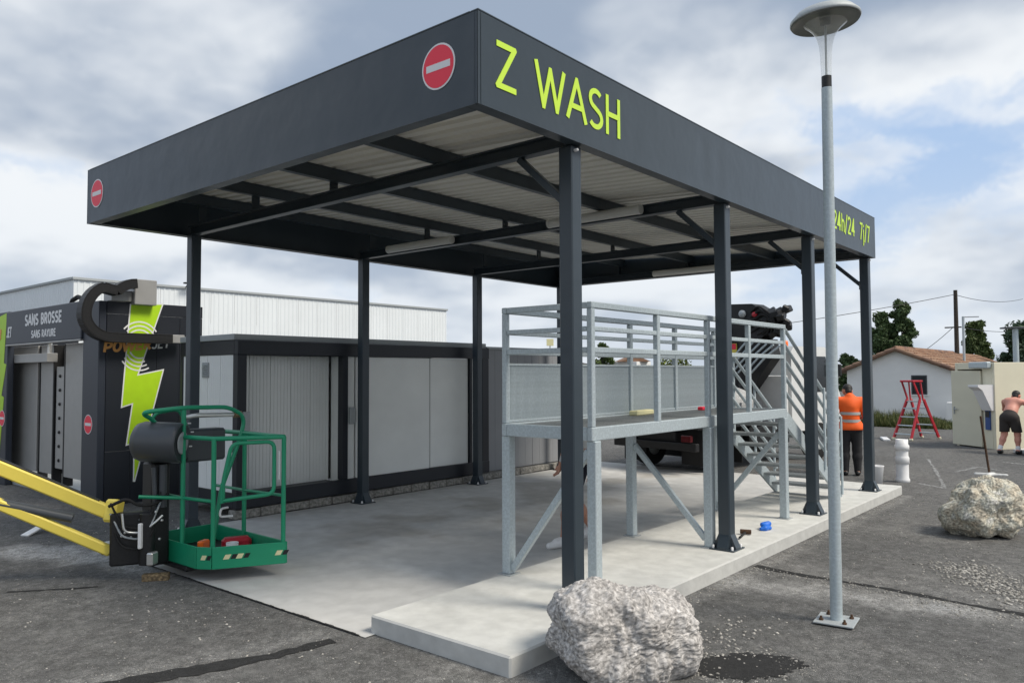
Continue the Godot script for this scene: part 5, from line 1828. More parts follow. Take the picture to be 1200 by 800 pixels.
# J holds joints in the figure's own frame: looking along -z, feet at y 0
func figure(label: String, at: Vector3, turn: float, J: Dictionary, wear: Dictionary) -> void:
	var t := thing("person", label, "person", at)
	t.rotation.y = turn
	org = Vector3.ZERO
	var torso := [[J.pelvis, J.waist, 0.135, 0.120], [J.waist, J.chest, 0.120, 0.140], [J.chest, J.neck, 0.115, 0.06], [J.chest + Vector3(-0.10, 0.06, 0), J.chest + Vector3(0.10, 0.06, 0), 0.085, 0.085],
		[J.pelvis + Vector3(-0.06, 0, 0), J.pelvis + Vector3(0.06, 0, 0), 0.105, 0.105]]
	var uparm := []
	var forearm := []
	var thigh := []
	var calf := []
	var foot := []
	for s in ["l", "r"]:
		uparm.append([J["sh" + s], J["el" + s], 0.055, 0.042])
		forearm.append([J["el" + s], J["wr" + s], 0.042, 0.028])
		thigh.append([J["hip" + s], J["kn" + s], 0.088, 0.060])
		calf.append([J["kn" + s], J["kn" + s].lerp(J["an" + s], 0.35), 0.058, 0.056])
		calf.append([J["kn" + s].lerp(J["an" + s], 0.35), J["an" + s], 0.056, 0.036])
		foot.append([J["an" + s] + Vector3(0, -0.02, 0.03), J["toe" + s], 0.036, 0.030])
	var st := mb()
	nets(st, torso + uparm + forearm + thigh + calf + foot, 0.018, 0.05)
	head(st, J.head, J.look, J.headup)
	hand(st, J.wrl, J.wrl - J.ell, J.palm, 1.0)
	hand(st, J.wrr, J.wrr - J.elr, J.palm, -1.0)
	part("body", st, wear.skin, t)
	# hair
	st = mb()
	var up: Vector3 = J.headup
	var lk: Vector3 = J.look
	var hc: Vector3 = J.head
	nets(st, [[hc + up * 0.045 - lk * 0.02, hc + up * 0.045 + lk * 0.025, 0.083, 0.072], [hc + up * 0.02 - lk * 0.035, hc - up * 0.03 - lk * 0.045, 0.070, 0.055]], 0.010, 0.02)
	part("hair", st, M.hair, t)
	if wear.has("shirt"):
		st = mb()
		var sl := grow(uparm, 0.016) if not wear.get("long", false) else grow(uparm + forearm, 0.014)
		nets(st, grow(torso, 0.018) + [[J.pelvis + Vector3(-0.07, -0.05, 0), J.pelvis + Vector3(0.07, -0.05, 0), 0.150, 0.150]] + sl, 0.016, 0.05, J.pelvis.y - 0.07 if not wear.has("bag") else J.pelvis.y - 0.02)
		var sh := part("shirt", st, wear.shirt, t)
		if wear.has("bands"):
			for y in wear.bands:
				st = mb()
				var prof := []
				for k in 28:
					var a := TAU * k / 28.0
					prof.append(J.waist * Vector3(1, 0, 1) + Vector3(cos(a) * 0.168, y, sin(a) * 0.158))
				for k in 28:
					var p: Vector3 = prof[k]
					var q: Vector3 = prof[(k + 1) % 28]
					st.set_smooth_group(1)
					face(st, [p, q, q + Vector3(0, 0.05, 0), p + Vector3(0, 0.05, 0)], p - J.waist)
				part("reflective_band", st, M.reflective, sh)
	st = mb()
	var seat := [[J.pelvis + Vector3(-0.06, 0, 0), J.pelvis + Vector3(0.06, 0, 0), 0.120, 0.120], [J.pelvis, J.waist.lerp(J.pelvis, 0.5), 0.138, 0.136]]
	if wear.get("short", false):
		var legs := []
		for s in ["l", "r"]:
			legs.append([J["hip" + s], J["hip" + s].lerp(J["kn" + s], 0.98), 0.105, 0.098])
		nets(st, seat + legs, 0.016, 0.03, J.knl.y + 0.05)
	else:
		nets(st, seat + grow(thigh, 0.018) + grow(calf, 0.022), 0.016, 0.03)
	part("shorts" if wear.get("short", false) else "trousers", st, wear.legs, t)
	for s in ["l", "r"]:
		st = mb()
		var an: Vector3 = J["an" + s]
		var to: Vector3 = J["toe" + s]
		var heel := an + (an - to).normalized() * 0.045 * Vector3(1, 0, 1) + Vector3(0, -0.035, 0)
		nets(st, [[heel, to, 0.040, 0.036], [an + Vector3(0, -0.01, 0), to.lerp(an, 0.5) + Vector3(0, 0.005, 0), 0.047, 0.042]], 0.011, 0.03)
		part("shoe", st, wear.shoes, t)
	if wear.get("socks", false):
		for s in ["l", "r"]:
			st = mb()
			nets(st, [[J["an" + s] + Vector3(0, 0.01, 0), J["an" + s].lerp(J["kn" + s], 0.22), 0.046, 0.048]], 0.012, 0.01)
			part("sock", st, M.white, t)
	if wear.has("bag"):
		st = mb()
		nets(st, [[J.chest + Vector3(0.02, 0.02, 0.17), J.pelvis + Vector3(0.02, 0.14, 0.18), 0.12, 0.13]], 0.018, 0.02)
		tag(part("backpack", st, wear.bag, t), "pale grey backpack", "")

func stand(h: float) -> Dictionary:       # upright joints for a figure of height h
	var s := h / 1.72
	var J := {"pelvis": Vector3(0, 0.93, 0), "waist": Vector3(0, 1.10, 0), "chest": Vector3(0, 1.30, 0), "neck": Vector3(0, 1.47, 0), "head": Vector3(0, 1.60, -0.02),
		"shl": Vector3(-0.19, 1.40, 0), "shr": Vector3(0.19, 1.40, 0), "ell": Vector3(-0.245, 1.12, 0.02), "elr": Vector3(0.245, 1.12, 0.02), "wrl": Vector3(-0.25, 0.87, -0.06), "wrr": Vector3(0.25, 0.87, -0.06),
		"hipl": Vector3(-0.09, 0.90, 0), "hipr": Vector3(0.09, 0.90, 0), "knl": Vector3(-0.10, 0.49, -0.02), "knr": Vector3(0.10, 0.49, -0.02), "anl": Vector3(-0.10, 0.085, 0.02), "anr": Vector3(0.10, 0.085, 0.02), "toel": Vector3(-0.12, 0.036, -0.15), "toer": Vector3(0.12, 0.036, -0.15)}
	for k in J:
		J[k] *= Vector3(1, s, 1)
	J.look = Vector3(0, 0, -1)
	J.headup = Vector3.UP
	J.palm = Vector3(0, 0, -1)
	return J

func make_people() -> void:
	# worker in orange, seen from behind, head bowed over something in his hands
	var J := stand(1.60)
	J.head += Vector3(-0.03, -0.02, -0.07)
	J.look = Vector3(-0.25, -0.55, -0.80).normalized()
	J.headup = Vector3(-0.1, 0.85, -0.5).normalized()
	J.ell = Vector3(-0.25, 1.03, -0.05)
	J.elr = Vector3(0.25, 1.03, -0.02)
	J.wrl = Vector3(-0.10, 0.98, -0.28)
	J.wrr = Vector3(0.10, 0.96, -0.28)
	figure("worker in orange hi-vis shirt and dark trousers, head bowed, beside the end column", Vector3(14.30, 0, -4.25), deg_to_rad(-68), J,
		{"skin": M.skin, "shirt": M.orange, "legs": M.trouser, "shoes": M.black, "bands": [0.93, 1.06]})
	# passer-by in shorts behind the platform
	J = stand(1.62)
	J.anl = Vector3(-0.10, 0.085, -0.20)
	J.knl = Vector3(-0.10, 0.47, -0.14)
	J.toel = Vector3(-0.12, 0.036, -0.37)
	J.anr = Vector3(0.10, 0.13, 0.24)
	J.knr = Vector3(0.10, 0.46, 0.02)
	J.toer = Vector3(0.12, 0.05, 0.10)
	J.wrl = Vector3(-0.26, 0.83, 0.03)
	figure("person in grey shirt, navy shorts and white shoes walking behind the platform", Vector3(6.76, 0.006, -4.80), deg_to_rad(62), J,
		{"skin": M.skin, "shirt": M.shirt_grey, "legs": M.navy_cloth, "shoes": M.white, "short": true, "bag": M.shirt_grey})
	# shirtless man bending forward by the kiosk
	J = stand(1.60)
	J.pelvis = Vector3(0, 0.80, 0.06)
	J.waist = Vector3(0, 0.93, -0.04)
	J.chest = Vector3(0, 1.08, -0.19)
	J.neck = Vector3(0, 1.19, -0.32)
	J.head = Vector3(0, 1.255, -0.40)
	J.look = Vector3(0, -0.55, -0.83).normalized()
	J.headup = Vector3(0, 0.83, -0.55).normalized()
	J.shl = Vector3(-0.19, 1.13, -0.24)
	J.shr = Vector3(0.19, 1.13, -0.24)
	J.ell = Vector3(-0.24, 0.95, -0.42)
	J.elr = Vector3(0.28, 0.98, -0.42)
	J.wrl = Vector3(-0.17, 0.86, -0.62)
	J.wrr = Vector3(0.22, 0.86, -0.62)
	J.hipl = Vector3(-0.09, 0.78, 0.06)
	J.hipr = Vector3(0.09, 0.78, 0.06)
	J.knl = Vector3(-0.12, 0.43, 0.02)
	J.knr = Vector3(0.13, 0.43, 0.0)
	J.anl = Vector3(-0.17, 0.085, 0.18)
	J.anr = Vector3(0.15, 0.085, 0.06)
	J.toel = Vector3(-0.18, 0.036, 0.02)
	J.toer = Vector3(0.16, 0.036, -0.10)
	figure("shirtless man in dark shorts bending towards the black vacuum unit at the kiosk", Vector3(20.15, 0, -2.62), deg_to_rad(-100), J,
		{"skin": M.skin_pink, "legs": M.shorts_brown, "shoes": M.black, "short": true, "socks": true})

# ------------------------------------------------------------------ crane truck
func make_truck() -> void:
	var t := thing("crane_truck", "white cab crane truck with a black folded crane, parked past the canopy", "truck", Vector3(12.75, 0, -7.25))
	t.rotation.y = -0.19
	org = Vector3.ZERO
	var st := mb()
	span(st, Vector3(0.0, 0.55, -0.45), Vector3(4.9, 0.75, 0.45), 0.02)
	part("chassis", st, M.black, t)
	st = mb()
	span(st, Vector3(-0.05, 0.80, -1.0), Vector3(1.95, 0.92, 1.0), 0.015)
	var bed := part("bed", st, M.black, t)
	st = mb()
	span(st, Vector3(-0.06, 0.925, -0.98), Vector3(-0.02, 1.25, 0.98), 0.008)
	part("tailboard", st, M.plastic_dark, bed)
	for z in [-0.98, 0.94]:
		st = mb()
		span(st, Vector3(-0.015, 0.925, z), Vector3(1.95, 1.25, z + 0.04), 0.008)
		part("side_board", st, M.plastic_dark, bed)
	st = mb()
	span(st, Vector3(0.10, 0.45, -0.95), Vector3(2.9, 0.79, -0.60), 0.02)
	span(st, Vector3(1.55, 0.42, 0.60), Vector3(2.9, 0.79, 0.98), 0.02)
	part("side_locker", st, M.black, t)
	# rear bumper with lamps and plate
	st = mb()
	span(st, Vector3(-0.08, 0.42, -0.98), Vector3(0.02, 0.56, 0.98), 0.01)
	var rb := part("rear_bumper", st, M.black, t)
	for z in [-0.86, 0.66]:
		st = mb()
		span(st, Vector3(-0.095, 0.58, z), Vector3(-0.03, 0.70, z + 0.22), 0.01)
		part("tail_lamp", st, mat(Color(0.09, 0.006, 0.008), 0.25), rb)
	st = mb()
	span(st, Vector3(-0.10, 0.74, -0.52), Vector3(-0.082, 0.86, -0.24), 0.004)
	var pl := part("number_plate", st, M.white, rb)
	lettering("ED", pl, Vector3(-0.10, 0.765, -0.50), Vector3(0, 0, 1), Vector3.UP, Vector3(-1, 0, 0), 0.07, 1.0, 0.014, 0.1, M.black)
	st = mb()
	span(st, Vector3(-0.10, 0.70, -0.20), Vector3(-0.082, 0.98, 0.08), 0.004)
	part("blue_panel", st, M.blue_dull, rb)
	for q in [[0.75, -0.78], [0.75, 0.78], [4.1, -0.82], [4.1, 0.82]]:
		st = mb()
		var r := 0.40
		lathe(st, [Vector2(0.20, -0.13), Vector2(0.36, -0.13), Vector2(0.395, -0.10), Vector2(r, -0.04), Vector2(r, 0.04), Vector2(0.395, 0.10), Vector2(0.36, 0.13), Vector2(0.20, 0.13)], 28, Vector3(q[0], r, q[1]), Basis(Vector3.RIGHT, PI / 2))
		var wh := part("wheel", st, M.rubber, t)
		st = mb()
		lathe(st, [Vector2(0, 0.06), Vector2(0.08, 0.06), Vector2(0.10, 0.02), Vector2(0.17, 0.02), Vector2(0.205, 0.11), Vector2(0.205, -0.11), Vector2(0.0, -0.08)], 24, Vector3(q[0], r, q[1]), Basis(Vector3.RIGHT, PI / 2 * signf(q[1])))
		part("rim", st, M.galv_dull, wh)
	# cab
	st = mb()
	var cabp := PackedVector2Array([Vector2(3.05, 0.62), Vector2(4.95, 0.62), Vector2(5.0, 1.25), Vector2(4.88, 1.45), Vector2(4.55, 2.22), Vector2(4.35, 2.34), Vector2(3.15, 2.34), Vector2(3.05, 2.22)])
	prism(st, cabp, Vector3(0, 0, -0.95), Vector3.RIGHT, Vector3.UP, Vector3(0, 0, 1.9))
	var cab := part("cab", st, M.truck_white, t)
	for s in [-1.0, 1.0]:
		st = mb()
		prism(st, PackedVector2Array([Vector2(3.62, 1.40), Vector2(4.62, 1.40), Vector2(4.36, 2.14), Vector2(3.70, 2.14)]), Vector3(0, 0, s * 0.951), Vector3.RIGHT, Vector3.UP, Vector3(0, 0, s * 0.006))
		part("door_window", st, M.window_dark, cab)
		st = mb()
		span(st, Vector3(3.58, 0.72, s * 0.952 - 0.002), Vector3(3.60, 2.2, s * 0.952 + 0.004), 0.0)
		part("door_seam", st, M.black, cab)
		st = mb()
		span(st, Vector3(3.66, 1.22, s * 0.965 - 0.012), Vector3(3.82, 1.26, s * 0.965 + 0.012), 0.004)
		part("door_handle", st, M.black, cab)
		st = mb()
		box(st, Vector3(4.66, 1.85, s * 1.08), Vector3(0.08, 0.26, 0.12), 0.03)
		bar(st, Vector3(4.56, 2.06, s * 0.955), Vector3(4.62, 2.04, s * 1.12), 0.025, 0.025)
		part("mirror", st, M.black, cab)
	st = mb()
	prism(st, PackedVector2Array([Vector2(-0.82, 0.0), Vector2(0.82, 0.0), Vector2(0.76, 0.74), Vector2(-0.76, 0.74)]), Vector3(4.875, 1.475, 0), Vector3(0, 0, 1), Vector3(-0.39, 0.92, 0).normalized(), Vector3(0.008, 0.004, 0))
	part("windscreen", st, M.window_dark, cab)
	st = mb()
	lathe(st, [Vector2(0.06, 0), Vector2(0.06, 0.09), Vector2(0.045, 0.13), Vector2(0, 0.14)], 14, Vector3(3.5, 2.34, 0.55))
	part("beacon", st, M.orange_lamp, cab)
	for q in [[0.22, -0.98, -0.42], [0.22, 0.42, 0.98], [1.28, -0.98, -0.42], [1.28, 0.42, 0.98]]:
		st = mb()
		span(st, Vector3(q[0], 0.14, q[1]), Vector3(q[0] + 0.02, 0.78, q[2]), 0.004)
		part("mud_flap", st, M.rubber, t)
	st = mb()
	span(st, Vector3(1.35, 0.22, -0.55), Vector3(2.85, 0.60, 0.55), 0.03)
	part("fuel_tank", st, M.black, t)
	# crane folded across, behind the cab
	st = mb()
	span(st, Vector3(2.05, 0.76, -0.30), Vector3(2.75, 1.25, 0.30), 0.03)
	var cr := part("crane_base", st, M.black, t)
	st = mb()
	tube(st, Vector3(2.4, 1.25, 0.35), Vector3(2.4, 2.45, 0.35), 0.17, 0.15, 18)
	part("crane_column", st, M.black, cr)
	st = mb()
	prism(st, PackedVector2Array([Vector2(-0.12, 2.46), Vector2(0.80, 2.46), Vector2(0.98, 2.60), Vector2(0.95, 2.98), Vector2(0.62, 3.17), Vector2(0.0, 3.20), Vector2(-0.14, 3.05)]), Vector3(2.2, 0, 0), Vector3(0, 0, 1), Vector3.UP, Vector3(0.42, 0, 0))
	var arm := part("crane_arm", st, M.black, cr)
	st = mb()
	prism(st, PackedVector2Array([Vector2(-0.05, 1.30), Vector2(0.35, 1.26), Vector2(1.02, 2.10), Vector2(0.95, 2.459), Vector2(-0.08, 2.459)]), Vector3(2.28, 0, 0), Vector3(0, 0, 1), Vector3.UP, Vector3(0.30, 0, 0))
	part("crane_arm", st, M.black, cr)
	st = mb()
	bar(st, Vector3(2.45, 2.6, -0.55), Vector3(2.45, 1.3, -0.30), 0.16, 0.18, 0.02)
	part("crane_arm", st, M.black, cr)
	for q in [[Vector3(2.199, 2.98, 0.42), 0.075], [Vector3(2.199, 2.66, 0.05), 0.10], [Vector3(2.199, 2.95, 0.70), 0.05], [Vector3(2.199, 2.80, 0.55), 0.035]]:
		st = mb()
		lathe(st, [Vector2(0, 0.05), Vector2(q[1], 0.04), Vector2(q[1], 0.0)], 14, q[0], Basis(Vector3.BACK, PI / 2))
		part("pivot_cap", st, M.galv_dull if q[1] > 0.055 else M.ladder_red, arm)
	for k in 6:
		st = mb()
		var z := 0.10 + 0.15 * k
		path(st, [Vector3(2.16, 2.42 - 0.02 * k, z + 0.42), Vector3(2.14, 2.12, z + 0.12), Vector3(2.14, 1.80, z - 0.22)], 0.02, 6)
		part("hydraulic_pipe", st, M.galv, cr)
	rng.seed = 5
	for k in 16:
		st = mb()
		box(st, Vector3(2.2 + rng.randf() * 0.3, 2.55 + rng.randf() * 0.50, 0.85 + rng.randf() * 0.40), Vector3(0.22, 0.12 + rng.randf() * 0.1, 0.13), 0.02, Basis(Vector3(1, rng.randf(), 0).normalized(), rng.randf() * 2.0))
		part("valve_block", st, M.black, arm)
	for k in 5:
		st = mb()
		var a := rng.randf() * 0.5
		path(st, rounded([Vector3(2.2, 3.0 - 0.1 * k, 0.6), Vector3(2.15, 3.12 - 0.08 * k, 0.8 + 0.05 * k), Vector3(2.16, 2.9 - 0.05 * k, 1.12), Vector3(2.2, 2.55, 1.15 - 0.1 * k)], 0.1), 0.022, 6)
		part("hydraulic_hose", st, M.rubber, arm)
	st = mb()
	span(st, Vector3(2.255, 2.08, -0.02), Vector3(2.279, 2.40, 0.22), 0.003)
	var wp := part("warning_plate", st, M.yellow, cr)
	st = mb()
	span(st, Vector3(2.248, 2.28, -0.01), Vector3(2.2545, 2.39, 0.21), 0.0)
	part("plate_header", st, M.red, wp)
	st = mb()
	span(st, Vector3(2.80, 0.78, -0.9), Vector3(2.98, 1.75, 0.92), 0.02)
	part("headboard", st, M.truck_white, t)
	# sheeted load on the bed
	st = mb()
	nets(st, [[Vector3(1.0, 1.28, 0.25), Vector3(1.0, 1.22, 0.72), 0.36, 0.33], [Vector3(1.5, 1.30, 0.1), Vector3(1.5, 1.18, 0.7), 0.38, 0.34], [Vector3(0.6, 1.05, 0.3), Vector3(1.6, 1.1, 0.3), 0.25, 0.25]], 0.04, 0.12)
	org = Vector3(12.75, 0, -7.25)
	var ld := put("sheeted_load", done(st, Vector3(1.2, 0.925, 0.45)), M.tarp, self)
	ld.position = (Vector3(12.75, 0, -7.25) + Vector3(1.2, 0.925, 0.45).rotated(Vector3.UP, -0.19)) * U
	ld.rotation.y = -0.19
	tag(ld, "rounded load under pale grey sheet on the crane truck's bed", "load")

# ------------------------------------------------------------------ vegetation
func leaf_cloud(st: SurfaceTool, c: Vector3, r: Vector3, n: int, size: float, dark: Color, light: Color) -> void:
	for i in n:
		var d := Vector3(rng.randfn(), rng.randfn(), rng.randfn()).normalized()
		var p := c + d * r * pow(rng.randf(), 0.45)
		var a := Vector3(rng.randfn(), rng.randfn(), rng.randfn()).normalized()
		var b := a.cross(Vector3(rng.randfn(), rng.randfn(), rng.randfn())).normalized()
		var s := size * rng.randf_range(0.6, 1.3)
		st.set_color(dark.lerp(light, rng.randf()))
		face(st, [p - a * s, p + b * s * 0.45, p + a * s, p - b * s * 0.45], a.cross(b))

func tree(called: String, label: String, at: Vector3, h: float, w: float, sd: int, clumps: int, n: int, size: float, taper: float, dark: Color, light: Color, trunk := 0.16) -> void:
	rng.seed = sd
	var t := thing(called, label, "tree", at, "trees beyond the forecourt")
	var st := mb()
	var tp := [at, at + Vector3(0.05, h * 0.3, 0.03), at + Vector3(-0.04, h * 0.6, 0.05), at + Vector3(0.0, h * 0.93, 0)]
	path(st, tp, [trunk * 0.5 * h / 5.0, trunk * 0.4 * h / 5.0, trunk * 0.22 * h / 5.0, 0.015], 8)
	for k in 9:
		var y := h * (0.22 + 0.07 * k)
		var a := rng.randf() * TAU
		var L := w * (0.6 - 0.04 * k)
		path(st, [at + Vector3(0, y, 0), at + Vector3(cos(a) * L * 0.5, y + L * 0.35, sin(a) * L * 0.5), at + Vector3(cos(a) * L, y + L * 0.55, sin(a) * L)], [0.05, 0.03, 0.012], 6)
	part("trunk", st, M.bark, t)
	st = mb()
	for k in clumps:
		var f := (k + 0.5) / clumps
		var y: float = h * lerpf(0.16, 0.95, f)
		var prof: float = w * pow(sin(PI * clamp(lerpf(0.12, 0.97, f), 0.0, 1.0)), taper)
		var a := rng.randf() * TAU
		var rr: float = prof * sqrt(rng.randf()) * 0.8
		var c := at + Vector3(cos(a) * rr, y, sin(a) * rr)
		var cs: float = w * rng.randf_range(0.22, 0.40)
		leaf_cloud(st, c, Vector3(cs, cs * rng.randf_range(0.8, 1.4), cs), int(n * cs / w * 6.0 / clumps), size, dark, light)
	part("crown", st, M.leaf, t)

func make_plants() -> void:
	var d1 := Color(0.030, 0.055, 0.018)
	var l1 := Color(0.10, 0.155, 0.055)
	tree("poplar_tree", "tall dark poplar rising left of twin behind the tiled house", Vector3(57.9, 0, -15.0), 6.1, 1.15, 3, 60, 7000, 0.13, 0.55, d1, l1)
	tree("poplar_tree", "tallest dark poplar behind the ridge of the tiled house", Vector3(58.4, 0, -13.85), 6.9, 1.05, 4, 60, 7000, 0.13, 0.55, d1, l1)
	tree("round_tree", "rounded olive green tree behind the slender white post", Vector3(59.2, 0, -9.5), 5.25, 0.95, 5, 45, 6000, 0.12, 0.5, Color(0.040, 0.060, 0.014), Color(0.11, 0.15, 0.045))
	tree("fir_tree", "dark green bushy tree behind the cream kiosk's roof", Vector3(44.6, 0, -5.1), 4.1, 1.35, 6, 60, 7000, 0.11, 0.6, Color(0.020, 0.045, 0.022), Color(0.07, 0.12, 0.06))
	tree("fir_tree", "dark green pointed tree behind the T-shaped lamp", Vector3(45.5, 0, -4.0), 5.3, 1.1, 16, 60, 6000, 0.11, 0.6, Color(0.020, 0.045, 0.022), Color(0.07, 0.12, 0.06))
	tree("small_tree", "small distant green tree left of the tiled house", Vector3(57.5, 0, -17.2), 3.1, 0.9, 7, 30, 3500, 0.12, 0.45, d1, l1, 0.12)
	tree("small_tree", "lone small green tree seen over the platform's mid rail", Vector3(50.1, 0, -33.0), 4.2, 0.85, 8, 30, 3500, 0.13, 0.45, Color(0.03, 0.055, 0.012), Color(0.10, 0.15, 0.035), 0.12)
	# clipped hedge seen through the railings
	rng.seed = 44
	var st := mb()
	for k in 16:
		leaf_cloud(st, Vector3(52.2 + 0.05 * k, 1.6 + rng.randf() * 0.7, -29.4 + 0.14 * k), Vector3(0.35, 0.9, 0.35), 130, 0.12, Color(0.06, 0.085, 0.010), Color(0.20, 0.24, 0.03))
	for k in 8:
		leaf_cloud(st, Vector3(52.2 + 0.1 * k, 0.7, -29.4 + 0.28 * k), Vector3(0.4, 0.8, 0.4), 160, 0.12, Color(0.06, 0.085, 0.010), Color(0.20, 0.24, 0.03))
	solo("hedge", st, M.leaf, "yellow green clipped hedge in the distance behind the platform railing", "hedge", Vector3(52.6, 0, -28.3))
	# weeds on the verge
	st = mb()
	rng.seed = 71
	for i in 15000:
		var z := rng.randf_range(-13.5, -5.15)
		var x := 27.6 + rng.randf() * 1.9 + 0.2 * sin(z * 1.3)
		var edge: float = smoothstep(-5.1, -6.4, z)
		var h: float = rng.randf_range(0.16, 0.66) * (0.35 + 0.65 * edge) * (0.8 + 0.5 * gn.get_noise_2d(x * 2.0, z * 2.0))
		var a := rng.randf() * TAU
		var s := Vector3(cos(a), 0, sin(a)) * 0.018
		var tip := Vector3(x + rng.randfn() * 0.09, h, z + rng.randfn() * 0.09)
		var g := rng.randf()
		st.set_color(Color(0.055, 0.080, 0.018).lerp(Color(0.18, 0.17, 0.06), g * g))
		face(st, [Vector3(x, 0, z) - s, Vector3(x, 0, z) + s, tip], Vector3(s.z, 0.01, -s.x))
	for i in 30:
		var z := rng.randf_range(-13.0, -5.9)
		leaf_cloud(st, Vector3(27.9 + rng.randf() * 1.4, 0.15, z), Vector3(0.4, 0.20, 0.45), 150, 0.06, Color(0.03, 0.05, 0.012), Color(0.10, 0.11, 0.035))
	tag(solo("weeds", st, M.leaf, "strip of rough weeds and grass in front of the white house", "weeds", Vector3(28.5, 0, -9)), "", "", "", "stuff")
	# one blade of weed by the slab and a green sprig in the tarmac
	st = mb()
	for k in 9:
		var a := TAU * k / 9.0
		st.set_color(Color(0.06, 0.12, 0.02))
		face(st, [Vector3(1.99, 0, -4.36), Vector3(1.99 + cos(a) * 0.012, 0.03, -4.36 + sin(a) * 0.012), Vector3(1.99 + cos(a) * 0.03, 0.06, -4.36 + sin(a) * 0.03), Vector3(1.99 + cos(a + 0.5) * 0.012, 0.03, -4.36 + sin(a + 0.5) * 0.012)], Vector3(-sin(a), 0.3, cos(a)))
	solo("weed_sprig", st, M.leaf, "tiny green weed sprig growing through the tarmac", "weed", Vector3(1.99, 0, -4.36))

# ------------------------------------------------------------------ house, kiosk and the far side
func tile_slope(st: SurfaceTool, ridge_z: float, ridge_y: float, eave_z: float, eave_y: float, x0: float, x1: float) -> void:
	var courses := 8
	var w := 0.24
	var nx := int((x1 - x0) / w)
	for c in courses:
		var f0 := float(c) / courses
		var f1 := float(c + 1.12) / courses
		for i in nx:
			var v := rng.randf()
			var col := Color(0.36, 0.185, 0.105).lerp(Color(0.50, 0.33, 0.22), v)
			if rng.randf() < 0.18:
				col = Color(0.24, 0.14, 0.10)
			st.set_color(col)
			var x := x0 + i * w + rng.randf_range(-0.012, 0.012)
			var P0 := []
			var P1 := []
			for k in 6:
				var a := PI * k / 5.0
				var off := Vector3(-cos(a) * w * 0.5 + w * 0.5, sin(a) * 0.075, 0)
				P0.append(Vector3(x, lerpf(ridge_y, eave_y, f0), lerpf(ridge_z, eave_z, f0)) + off)
				P1.append(Vector3(x, lerpf(ridge_y, eave_y, f1) + 0.028, lerpf(ridge_z, eave_z, f1)) + off * Vector3(1, 1.1, 1))
			for k in 5:
				face(st, [P0[k], P0[k + 1], P1[k + 1], P1[k]], Vector3(0, 1, 0.2))

